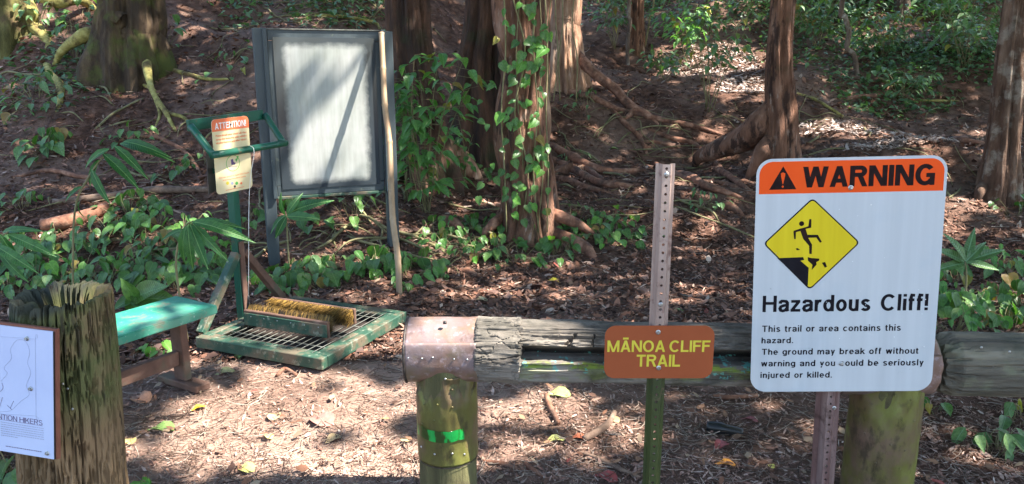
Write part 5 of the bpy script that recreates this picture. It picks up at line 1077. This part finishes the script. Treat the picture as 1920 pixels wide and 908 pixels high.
def clump(nm, label, cat, px, py, n=20, r=.22, hh=.16, L=.11, kind='heart', group=None, stem='vine', bright=.0):
    b = gp(px, py); o = thing(nm, label, cat, b, group=group); st = []
    if nm == 'creeper_clump': kind = random.choice((kind, kind, kind, 'ovate', 'blue')); n = int(n*random.uniform(.75, 1.15))
    for k in range(n):
        a = random.uniform(0, 6.283); d = r*math.sqrt(random.random()); x, y = math.cos(a)*d, math.sin(a)*d
        g = h(b.x + x, b.y + y) - b.z; z = g + random.uniform(.35, 1)*hh*(1 - .5*(d/r)**2); p = Vector((x, y, z)); out = Vector((x + rv(.1), y - .12 + rv(.12), -random.uniform(.1, .9)*.3))
        if out.length < .05: out = Vector((0, -1, -.3))
        put_leaf(o, 'bright' if random.random() < bright else kind, p, out, L*random.uniform(.42, 1.15), Vector((rv(.5), rv(.3) - .35, 1)))
        s = Vector((x*.35 + rv(.03), y*.35, h(b.x + x*.35, b.y + y*.35) - b.z - .01)); st.append(([s, s.lerp(p, .5) + Vector((rv(.02), 0, .02)), p], [.0026, .002, .0014]))
    tubes('stems', st, M_[stem], o, seg=5, n=3); return o
def shrub(nm, label, cat, px, py, hgt, spread, n, L, kind='ovate', stems=5, group=None, cut=.25):
    b = gp(px, py); o = thing(nm, label, cat, b, group=group); st = []; 
    tops = []
    for k in range(stems):
        a = k*6.283/stems + rv(.5); top = Vector((math.cos(a)*spread*random.uniform(.3, 1), math.sin(a)*spread*.6*random.uniform(.3, 1), hgt*random.uniform(.6, 1)))
        mid = top*.5 + Vector((rv(.06), rv(.06), hgt*.08)); P = [Vector((rv(.05), rv(.05), -.05)), mid, top]; st.append((P, [.006, .0045, .002])); tops.append(crom(P, 8))
    for k in range(n):
        c = random.choice(tops); i = random.randint(int(len(c)*cut), len(c)-1); p = c[i]; a = random.uniform(0, 6.283); rr = random.uniform(.02, .16)*spread/.3*(1.2 - i/len(c)*.6)
        q_ = p + Vector((math.cos(a)*rr, math.sin(a)*rr, rv(.03))); d = Vector((math.cos(a), math.sin(a) - .25, -random.uniform(.1, .7)))
        put_leaf(o, kind, q_, d, L*random.uniform(.65, 1.2), Vector((rv(.3), rv(.3) - .3, 1)))
        if rr > .03: st.append(([p, p.lerp(q_, .6), q_], [.002, .0016, .0012]))
    tubes('stems', st, M_['vine'], o, seg=5, n=3); return o
def cane(nm, label, cat, Y, stem, leaves, kind='ginger', wid=1.0):
    P = [at(x, y, Y) for x, y in stem]; g = P[0].copy(); b = Vector((g.x, g.y, h(g.x, g.y))); o = thing(nm, label, cat, b)
    Q = [p - b for p in P]; Q[0].z = -.02; tube('cane', Q, [.007]*(len(Q)-1) + [.003], M_['vine'], o, seg=7, n=5)
    for x0, y0, x1, y1 in leaves:
        A, Bp = at(x0, y0, Y + rv(.05)), at(x1, y1, Y - .06 + rv(.08)); d = Bp - A; put_leaf(o, kind, A - b, d + Vector((0, 0, d.length*.22)), d.length*1.05, Vector((rv(.5), -.9, .8)), wid)
    return o
# beds of heart-leaved creeper
G1 = 'heart-leaved plants in the bed behind the rotten post'
for (px, py), lab in zip(((20, 560), (60, 530), (110, 545), (150, 520), (195, 540), (235, 515), (285, 535), (330, 500), (375, 520), (60, 480), (120, 470), (175, 465), (215, 440), (265, 450), (300, 425), (240, 405), (345, 445), (290, 475), (395, 500), (20, 500), (330, 540)), (
    'heart-leaved plant directly behind the rotten post on the left', 'heart-leaved plant behind the left half of the rotten post top', 'heart-leaved plant behind the middle of the rotten post top', 'heart-leaved plant just above the hollow of the rotten post', 'heart-leaved plant touching the back of the rotten post on its right', 'heart-leaved plant between rotten post and the back of the bench', 'heart-leaved plant behind the middle of the bench seat', 'heart-leaved plant left of the long-leaved plant by the green post', 'heart-leaved plant behind the right end of the bench', 'heart-leaved plant above the rotten post near the left edge', 'heart-leaved plant in the top row above the left of the rotten post', 'heart-leaved plant in the top row above the right of the rotten post', 'heart-leaved plant at the top of the bed below the fallen branch', 'heart-leaved plant above the bench in the middle of the bed', 'heart-leaved plant at the upper right of the bed left of the green post', 'heart-leaved plant highest in the bed beside the short brown log', 'heart-leaved plant just left of the green post of the boot cleaner', 'heart-leaved plant in the centre of the bed above the bench', 'heart-leaved plant at the foot of the green brace', 'heart-leaved plant at the left edge level with the post top', 'heart-leaved plant between bench end and the drooping long leaves')):
    clump('creeper_clump', lab, 'plant', px, py, n=22, r=.26, hh=.2, L=.115, group=G1, bright=.06)
G2 = 'heart-leaved plants under the bulletin board'
for (px, py), lab in zip(((520, 530), (565, 520), (610, 515), (655, 510), (700, 505), (745, 500), (785, 500), (545, 545), (600, 540), (770, 520)), (
    'heart-leaved plant at the foot of the left board post', 'heart-leaved plant right of the left board post foot', 'heart-leaved plant left of the middle under the board', 'heart-leaved plant in the middle under the board', 'heart-leaved plant right of the middle under the board', 'heart-leaved plant left of the leaning bamboo foot', 'heart-leaved plant right of the leaning bamboo foot', 'heart-leaved plant behind the back corner of the boot cleaner by the brace', 'heart-leaved plant behind the far edge of the boot cleaner grate', 'heart-leaved plant at the very foot of the bamboo pole')):
    clump('creeper_clump', lab, 'plant', px, py, n=17, r=.2, hh=.15, L=.125, group=G2, bright=.04)
G3 = 'creeping plants round the foot of the vine covered tree'
for (px, py), lab in zip(((845, 470), (890, 470), (930, 480), (965, 490), (1010, 455), (1060, 440), (1110, 440), (1150, 450), (1190, 430), (900, 430), (940, 440), (860, 440), (1075, 410), (1140, 415), (980, 420), (820, 450), (1050, 480)), (
    'small-leaved creeper at the left end below the leafy shrub', 'small-leaved creeper front left of the vine covered tree', 'small-leaved creeper in front of the vine covered tree on its left', 'small-leaved creeper in the frontmost row before the vine covered tree', 'small-leaved creeper at the right foot of the vine covered tree', 'small-leaved creeper two steps right of the vine covered tree', 'small-leaved creeper halfway between vine covered tree and sign post', 'small-leaved creeper left of the sign post in the front row', 'small-leaved creeper nearest the perforated sign post on its left', 'small-leaved creeper beside the left root of the vine covered tree', 'small-leaved creeper tucked against the left flare of the vine covered tree', 'small-leaved creeper below the thin shrub between the trunks', 'small-leaved creeper on the lower root right of the vine covered tree', 'small-leaved creeper behind the root, left of the sign post', 'small-leaved creeper on the very base of the vine covered tree', 'small-leaved creeper nearest the bulletin board on the right', 'small-leaved creeper by the knotted root in front of the vine covered tree')):
    clump('creeper_clump', lab, 'plant', px, py, n=19, r=.26, hh=.14, L=.095, group=G3, bright=.08)
G4 = 'leafy plants on the slope right of the warning sign'
for (px, py), lab in zip(((1790, 620), (1840, 610), (1890, 620), (1800, 570), (1860, 560), (1915, 580), (1790, 530), (1900, 520), (1860, 500), (1830, 590), (1770, 590)), (
    'broad-leaved plant touching the right edge of the warning sign', 'broad-leaved plant on the dark rail in the middle of the gap', 'broad-leaved plant on the dark rail at the right edge', 'broad-leaved plant close beside the lower half of the sign diamond level', 'broad-leaved plant in the middle of the right edge bed', 'broad-leaved plant at the right edge in the second row', 'broad-leaved plant behind the star-shaped plant', 'broad-leaved plant at the right edge in the back row', 'broad-leaved plant in the back row right of the star-shaped plant', 'broad-leaved plant between star-shaped plant and dark rail', 'broad-leaved plant half hidden by the right edge of the warning sign')):
    clump('creeper_clump', lab, 'plant', px, py, n=20, r=.2, hh=.2, L=.11, kind='heart' if px % 20 else 'blue', group=G4, bright=.05)
for lab, px, py, n, r, L, kd in (('large-leaved plant below the dark rail in the lower right corner', 1875, 850, 16, .16, .095, 'blue'), ('small leafy plant directly under the dark rail, right of the mossy post', 1745, 775, 8, .09, .06, 'heart'), ('leafy plant under the rail at the right edge', 1915, 790, 13, .14, .09, 'blue'),
        ('dark leafy plant at the bottom left below the map notice', 15, 890, 14, .18, .12, 'heart'), ('round-leaved plant growing on the bank at the far left', 85, 285, 26, .26, .13, 'heart'), ('dark plant cluster under the mossy tree at the top left', 70, 185, 30, .4, .13, 'blue'),
        ('sprawling plant on the bank below the yellow roots', 245, 270, 14, .24, .1, 'heart'), ('two-leaved seedling in front of the boot cleaner frame', 455, 672, 3, .05, .05, 'heart'), ('small plant under the green bench', 300, 662, 7, .1, .08, 'bright'), ('small green seedling at the lower left beside the rotten post', 268, 905, 3, .04, .08, 'bright'),
        ('sprig of small leaves below the leaning pole', 755, 545, 6, .08, .05, 'heart'), ('seedling pair right of the leaning pole', 820, 525, 5, .08, .07, 'heart'), ('low plant on the bare slope left of the sign post', 1075, 300, 12, .2, .1, 'narrow'), ('ivy-like tuft by the small root stub near the sign post', 1325, 385, 16, .28, .08, 'blue'),
        ('leafy tuft under the bulletin board on the left', 560, 420, 16, .26, .1, 'heart'), ('leafy tuft under the bulletin board on the right', 660, 405, 14, .26, .1, 'heart'), ('sparse plant beside the left board post on the bank', 460, 420, 12, .2, .09, 'heart'), ('leafy plant at the foot of the sunlit pale tree', 1100, 205, 14, .3, .1, 'blue'),
        ('young plant on the bank beside the left edge at mid height', 40, 390, 14, .2, .1, 'heart'), ('leaf cluster on the bank left of the handrail', 330, 330, 9, .2, .09, 'heart'), ('leaf tuft growing on top of the bank behind the board', 640, 25, 16, .4, .12, 'blue'), ('leaf tuft by the dead branch on the bank', 380, 310, 8, .2, .08, 'heart')):
    clump('leafy_plant', lab, 'plant', px, py, n=n, r=r, hh=r*.8, L=L, kind=kd)
# the tall shrub by the board, and others
shrub('leafy_shrub', 'tall light green shrub with oval leaves right of the bulletin board', 'shrub', 795, 395, 1.42, .5, 230, .135, 'ovate', 10, cut=.2)
shrub('leafy_shrub', 'thin-stemmed shrub with small leaves right behind the leaning pole', 'shrub', 765, 380, 1.45, .18, 80, .09, 'ovate', 5, cut=.3)
shrub('leafy_shrub', 'small upright shrub between the two middle trunks', 'shrub', 868, 350, .75, .22, 36, .095, 'ovate', 4)
shrub('leafy_shrub', 'blue green shrub with spreading twigs on the far slope left of the reddish tree', 'shrub', 1330, 205, 1.7, .75, 200, .12, 'blue', 9, cut=.4)
shrub('leafy_shrub', 'bright-leaved shrub top centre beyond the blue green shrub', 'shrub', 1290, 120, 1.2, .6, 110, .15, 'ovate', 6, cut=.4)
shrub('leafy_shrub', 'small shrub beside the slim reddish tree', 'shrub', 1150, 90, 1.1, .5, 80, .14, 'blue', 6, cut=.35)
shrub('leafy_shrub', 'low shrub in front of the slim reddish tree', 'shrub', 1245, 150, .5, .45, 50, .12, 'blue', 6, cut=.3)
shrub('leafy_shrub', 'shrub left of the crooked grey stem', 'shrub', 1530, 90, .9, .7, 150, .13, 'blue', 8, cut=.3)
shrub('leafy_shrub', 'shrub right of the crooked grey stem', 'shrub', 1660, 110, .9, .7, 150, .13, 'blue', 8, cut=.3)
shrub('leafy_shrub', 'low shrub on the bare slope below the crooked stem', 'shrub', 1690, 185, .5, .7, 80, .13, 'blue', 8, cut=.2)
shrub('leafy_shrub', 'dense shrub beside the tree at the right edge', 'shrub', 1810, 130, 1.3, .8, 190, .13, 'blue', 8, cut=.25)
shrub('leafy_shrub', 'yellow green shrub high on the right slope', 'shrub', 1770, 50, 1.1, .7, 150, .15, 'ovate', 7, cut=.3)
shrub('leafy_shrub', 'shrub at the top between reddish tree and crooked stem', 'shrub', 1490, 60, 1.2, .6, 150, .13, 'blue', 8, cut=.3)
shrub('leafy_shrub', 'leafy bush at the top left corner above the mossy roots', 'shrub', 75, 60, .5, .35, 50, .11, 'blue', 6, cut=.2)
cane('ginger_plant', 'arching plant with long drooping leaves on the bank at the left', 'plant', 4.9, [(120, 470), (140, 400), (168, 330), (205, 278)],
     [(193, 288, 247, 347), (215, 274, 258, 322), (225, 270, 297, 290), (232, 266, 292, 286), (172, 318, 193, 382), (205, 280, 150, 310), (185, 300, 165, 352), (150, 378, 138, 408), (155, 350, 120, 372)], wid=1.05)
cane('ginger_plant', 'long-leaved plant drooping beside the green post of the boot cleaner', 'plant', 4.3, [(345, 560), (330, 500), (345, 430), (362, 414)],
     [(362, 416, 448, 450), (360, 418, 440, 425), (362, 420, 402, 482), (350, 424, 330, 498), (352, 424, 358, 505), (345, 430, 300, 452), (356, 420, 382, 500)], wid=.95)
cane('ginger_plant', 'large-leaved plant at the far left edge above the map notice', 'plant', 3.6, [(-40, 600), (-20, 520), (0, 450), (15, 435)],
     [(0, 440, 32, 500), (15, 440, 78, 482), (5, 436, 50, 432), (0, 442, -5, 505), (-10, 460, 45, 510), (5, 480, 35, 530)], wid=1.0)
cane('ginger_plant', 'broad-leaved plant just behind the top of the rotten post', 'plant', 4.35, [(262, 620), (258, 580), (252, 560)],
     [(252, 560, 212, 585), (255, 560, 330, 572), (252, 556, 225, 530), (258, 556, 310, 548), (252, 560, 250, 606)], kind='heart', wid=.7)
cane('ginger_plant', 'star-shaped plant with narrow leaves above the rail at the right edge', 'plant', 4.9, [(1812, 560), (1812, 520), (1810, 492)],
     [(1810, 490, 1780, 440), (1810, 490, 1828, 436), (1812, 490, 1885, 478), (1812, 492, 1868, 512), (1808, 492, 1762, 478), (1808, 494, 1766, 510), (1812, 490, 1855, 455)], kind='narrow', wid=1.3)
cane('ginger_plant', 'pale long-leaved plant below the left corner of the bulletin board', 'plant', 5.75, [(540, 470), (538, 430), (536, 405)],
     [(536, 404, 505, 430), (538, 404, 590, 378), (538, 406, 592, 418), (536, 404, 512, 385), (538, 402, 560, 372), (537, 406, 520, 448)], wid=1.4)
# vine on the middle tree
def climber():
    Yv = gp(985, 440).y - .26; b = Vector((at(985, 440, Yv).x, Yv, h(at(985, 440, Yv).x, Yv))); o = thing('climbing_vine', 'climbing vine with large heart leaves on the shredded trunk in the middle', 'vine', b)
    Z = [(525, 35, 46), (560, 20, 30), (420, 150, 30), (590, 130, 40), (600, 195, 52), (515, 208, 44), (580, 232, 44), (435, 245, 44), (480, 290, 36), (515, 245, 50), (495, 165, 36), (545, 150, 44), (405, 325, 34), (435, 435, 50), (505, 465, 44), (565, 460, 44), (510, 520, 38), (500, 575, 36), (562, 560, 40), (550, 630, 40), (560, 700, 36), (480, 605, 40), (410, 670, 36), (365, 690, 34), (490, 655, 36), (450, 705, 34), (510, 690, 34), (400, 615, 24), (530, 775, 30), (480, 800, 34), (515, 825, 34), (545, 840, 34), (350, 740, 34), (455, 735, 32), (440, 640, 34), (530, 590, 34), (600, 610, 26), (360, 380, 24), (350, 455, 30), (385, 470, 26), (540, 500, 30), (590, 790, 30), (430, 560, 24)]
    for x, y, w_ in Z:
        px, py = 720 + x/1.974, y/1.974; p = at(px, py, Yv - random.uniform(0, .1)) - b; L = w_/1.974/FPX*Yv*1.0
        put_leaf(o, 'bright' if (x, y) in ((565, 460), (435, 435)) or random.random() < .25 else 'heart', p + Vector((0, .02, .3*L)), Vector((rv(.8), -.35, -random.uniform(.3, 1))), L, Vector((rv(.5), -1, .5)))
    for k in range(75):
        y = random.uniform(0, 410); x = random.choice((960, 975, 1005, 1015)) + rv(16); p = at(x, y, Yv - random.uniform(-.02, .08)) - b
        put_leaf(o, 'bright' if random.random() < .2 else 'ovate' if random.random() < .4 else 'heart', p, Vector((rv(.9), -.35, -random.uniform(.2, 1))), random.uniform(.05, .09), Vector((rv(.6), -1, .5)))
    st = []
    for xs in ((975, 968, 972, 980, 960), (1003, 1000, 1008, 1000, 1010), (945, 948, 940, 946, 950), (1012, 1016, 1010, 1018, 1008), (960, 985, 965, 990, 975), (1022, 1026, 1024, 1028, 1026)):
        P = [at(x, y, Yv + .03) - b for x, y in zip(xs, (-10, 100, 210, 320, 425))]; P[-1] = P[-1] + Vector((0, .0, -.05)); r = random.uniform(.003, .007); st.append((P, [r]*5))
    tubes('stems', st, M_['vine'], o, seg=6, n=6, ns=.3); return o
climber()
tv_ = thing('hanging_vine', 'thin bare vines hanging in front of the sunlit pale tree', 'vine', gp(1045, 180))
tubes('stems', [([at(x + rv(6), y, 7.6) - Vector(tv_.location) for y in (-20, 50, 110, 190)], [.006]*4) for x in (1030, 1040, 1052, 1078)], M_['vine'], tv_, seg=5, n=6, ns=.3)
for lab, px, py, n, r, L, hh in (('ivy tangle hanging in front of the dark hollow at the upper left', 135, 110, 26, .3, .12, .5), ('leafy clump at the foot of the broad mossy tree', 225, 118, 18, .3, .12, .3), ('ivy by the right flank of the broad mossy tree', 300, 90, 16, .3, .11, .5),
        ('low leafy plant on the brow left of the bulletin board', 430, 120, 18, .4, .11, .2), ('small plant beside the short trunk root at the top left', 150, 40, 14, .3, .12, .3), ('clump by the dead leaves under the sunlit shrub root', 900, 330, 12, .2, .09, .15),
        ('bright leafy tuft on the sunlit clearing', 1215, 110, 10, .3, .14, .2), ('small plant on the slope behind the warning sign top', 1600, 200, 12, .4, .11, .15), ('plant beside the foot of the right edge tree', 1910, 410, 12, .3, .11, .15)):
    clump('leafy_plant', lab, 'plant', px, py, n=n, r=r, hh=hh, L=L, kind='blue' if px % 2 else 'heart')
def undergrowth():
    N = 10000; n = 0; P = []
    regs = [((1440, 1900), (-10, 135), .45, .6), ((1100, 1450), (-10, 60), .5, .15), ((20, 200), (80, 210), .12, .05), ((1560, 1760), (130, 215), .1, .1), ((400, 760), (-10, 50), .2, .05)]
    R_, hs, wt = [r[:2] for r in regs], [r[2] for r in regs], np.array([r[3] for r in regs]); wt = wt/wt.sum(); cs = []
    for k in range(420):
        i = rng.choice(len(regs), p=wt); (x0, x1), (y0, y1) = R_[i]; g = gp(rng.uniform(x0, x1), y0 + (y1-y0)*rng.random()**1.3); cs.append((g.x, g.y, hs[i]*rng.uniform(.3, 1)))
    cs = np.array(cs); k = rng.integers(0, len(cs), N); a = rng.uniform(0, 6.28, N); r = np.sqrt(rng.random(N))*.38
    x = cs[k, 0] + np.cos(a)*r; y = cs[k, 1] + np.sin(a)*r; z = H(x, y) + rng.uniform(.03, 1, N)*cs[k, 2]*(1-.6*(r/.38)**2)
    tv = np.array([(0, 0, 0), (.28, .35, .08), (0, .4, 0), (-.28, .35, .08), (0, 1, -.12)], float); tf = [(0, 1, 2), (0, 2, 3), (1, 4, 2), (2, 4, 3)]
    L = rng.uniform(.05, .125, N); rot = np.stack([rng.normal(-.1, .45, N), rng.normal(0, .4, N), rng.uniform(0, 6.28, N)], 1); mx = rng.random((N, 1))
    tint = (np.array([[.07, .14, .07]])*(1-mx) + np.array([[.2, .33, .16]])*mx)*rng.uniform(.7, 1.3, (N, 1))
    tag(scatter_mesh('undergrowth', tv, tf, np.stack([x, y, z], 1), rot, np.repeat(L[:, None], 3, 1), tint, attr_mat('undergrowth_leaves', .45, .3, var=.25)), kind='stuff')
undergrowth()
# noticeable single leaves on the ground
def fallen(lab, px, py, L, c, ang, kind=OVATE, tilt=.15):
    b = gp(px, py, .012); me = leaf_me('fallen_leaf', kind, fold=.25, droop=.2, wave=.05); me.transform(Matrix.Translation((0, -.5, 0)))
    o = link('fallen_leaf', me, mat('leaf_' + str(px), [(.3, tuple(v*.7 for v in c)), (.6, c), (.8, tuple(min(1, v*1.3) for v in c))], 9, bump=.2, rough=.55)); o.location = b; o.scale = (L*1.3, L, L); o.rotation_euler = (tilt, rv(.2), ang); tag(o, lab, 'leaf')
for a in (('bright yellow fallen leaf near the rotten post', 372, 768, .07, (.7, .52, .04), 2.2), ('large green fallen leaf on the trail near the rotten post', 302, 806, .13, (.2, .32, .09), 1.4), ('pale yellow leaf on the trail in front of the map post', 245, 830, .07, (.6, .48, .16), .5),
          ('pale yellow green leaf at the bottom of the trail', 460, 882, .09, (.55, .55, .16), 1.2), ('small yellow leaf on the bright trail', 503, 822, .06, (.62, .56, .2), .8), ('tan leaf in the middle of the bright trail', 625, 826, .08, (.6, .42, .22), 2.4),
          ('green leaf curled under the mossy rail', 1048, 741, .12, (.4, .5, .16), 1.3), ('yellow green leaf left of the curved grey stick', 1040, 828, .09, (.6, .6, .2), 1.7), ('rust orange leaf beside the curved grey stick', 1085, 824, .08, (.45, .13, .06), 1.4),
          ('orange leaf on the ground left of the warning sign post', 1360, 873, .08, (.75, .3, .04), 1.3), ('crimson leaf at the bottom by the green sign post', 1135, 898, .11, (.36, .07, .06), .9), ('dark red leaf near the charred wood chunk', 1352, 838, .09, (.3, .06, .06), 2.2),
          ('yellow leaf on the litter beyond the log rail', 1036, 528, .1, (.75, .62, .05), 1.2), ('green leaf just beyond the rail right of the sign post', 1270, 585, .1, (.4, .5, .15), 1.4), ('tan leaf on the trail in front of the boot cleaner', 515, 783, .09, (.5, .36, .2), .2),
          ('yellow green leaf by the boot cleaner corner', 422, 700, .1, (.5, .45, .2), 2.0), ('pale leaf lying beyond the rail near the cap', 900, 565, .12, (.5, .42, .25), 1.5), ('reddish papery leaf at the centre of the trail', 600, 790, .16, (.42, .2, .16), .9), ('tan leaf under the rail right of the sign post', 1150, 790, .07, (.55, .38, .16), .6),
          ('pale yellow leaf on the bank behind the sign post', 1165, 462, .09, (.6, .55, .2), 1.2), ('round yellowish green leaf by the sign post foot on the right', 1445, 878, .04, (.5, .5, .12), .2), ('purple red leaf below the warning sign on the left', 1405, 790, .08, (.3, .08, .08), 1.0),
          ('yellow leaf on the root zone in the middle slope', 1150, 280, .12, (.4, .5, .15), 1.4), ('brown curled leaf under the green bench', 262, 750, .14, (.42, .2, .1), 1.1)): fallen(*a)
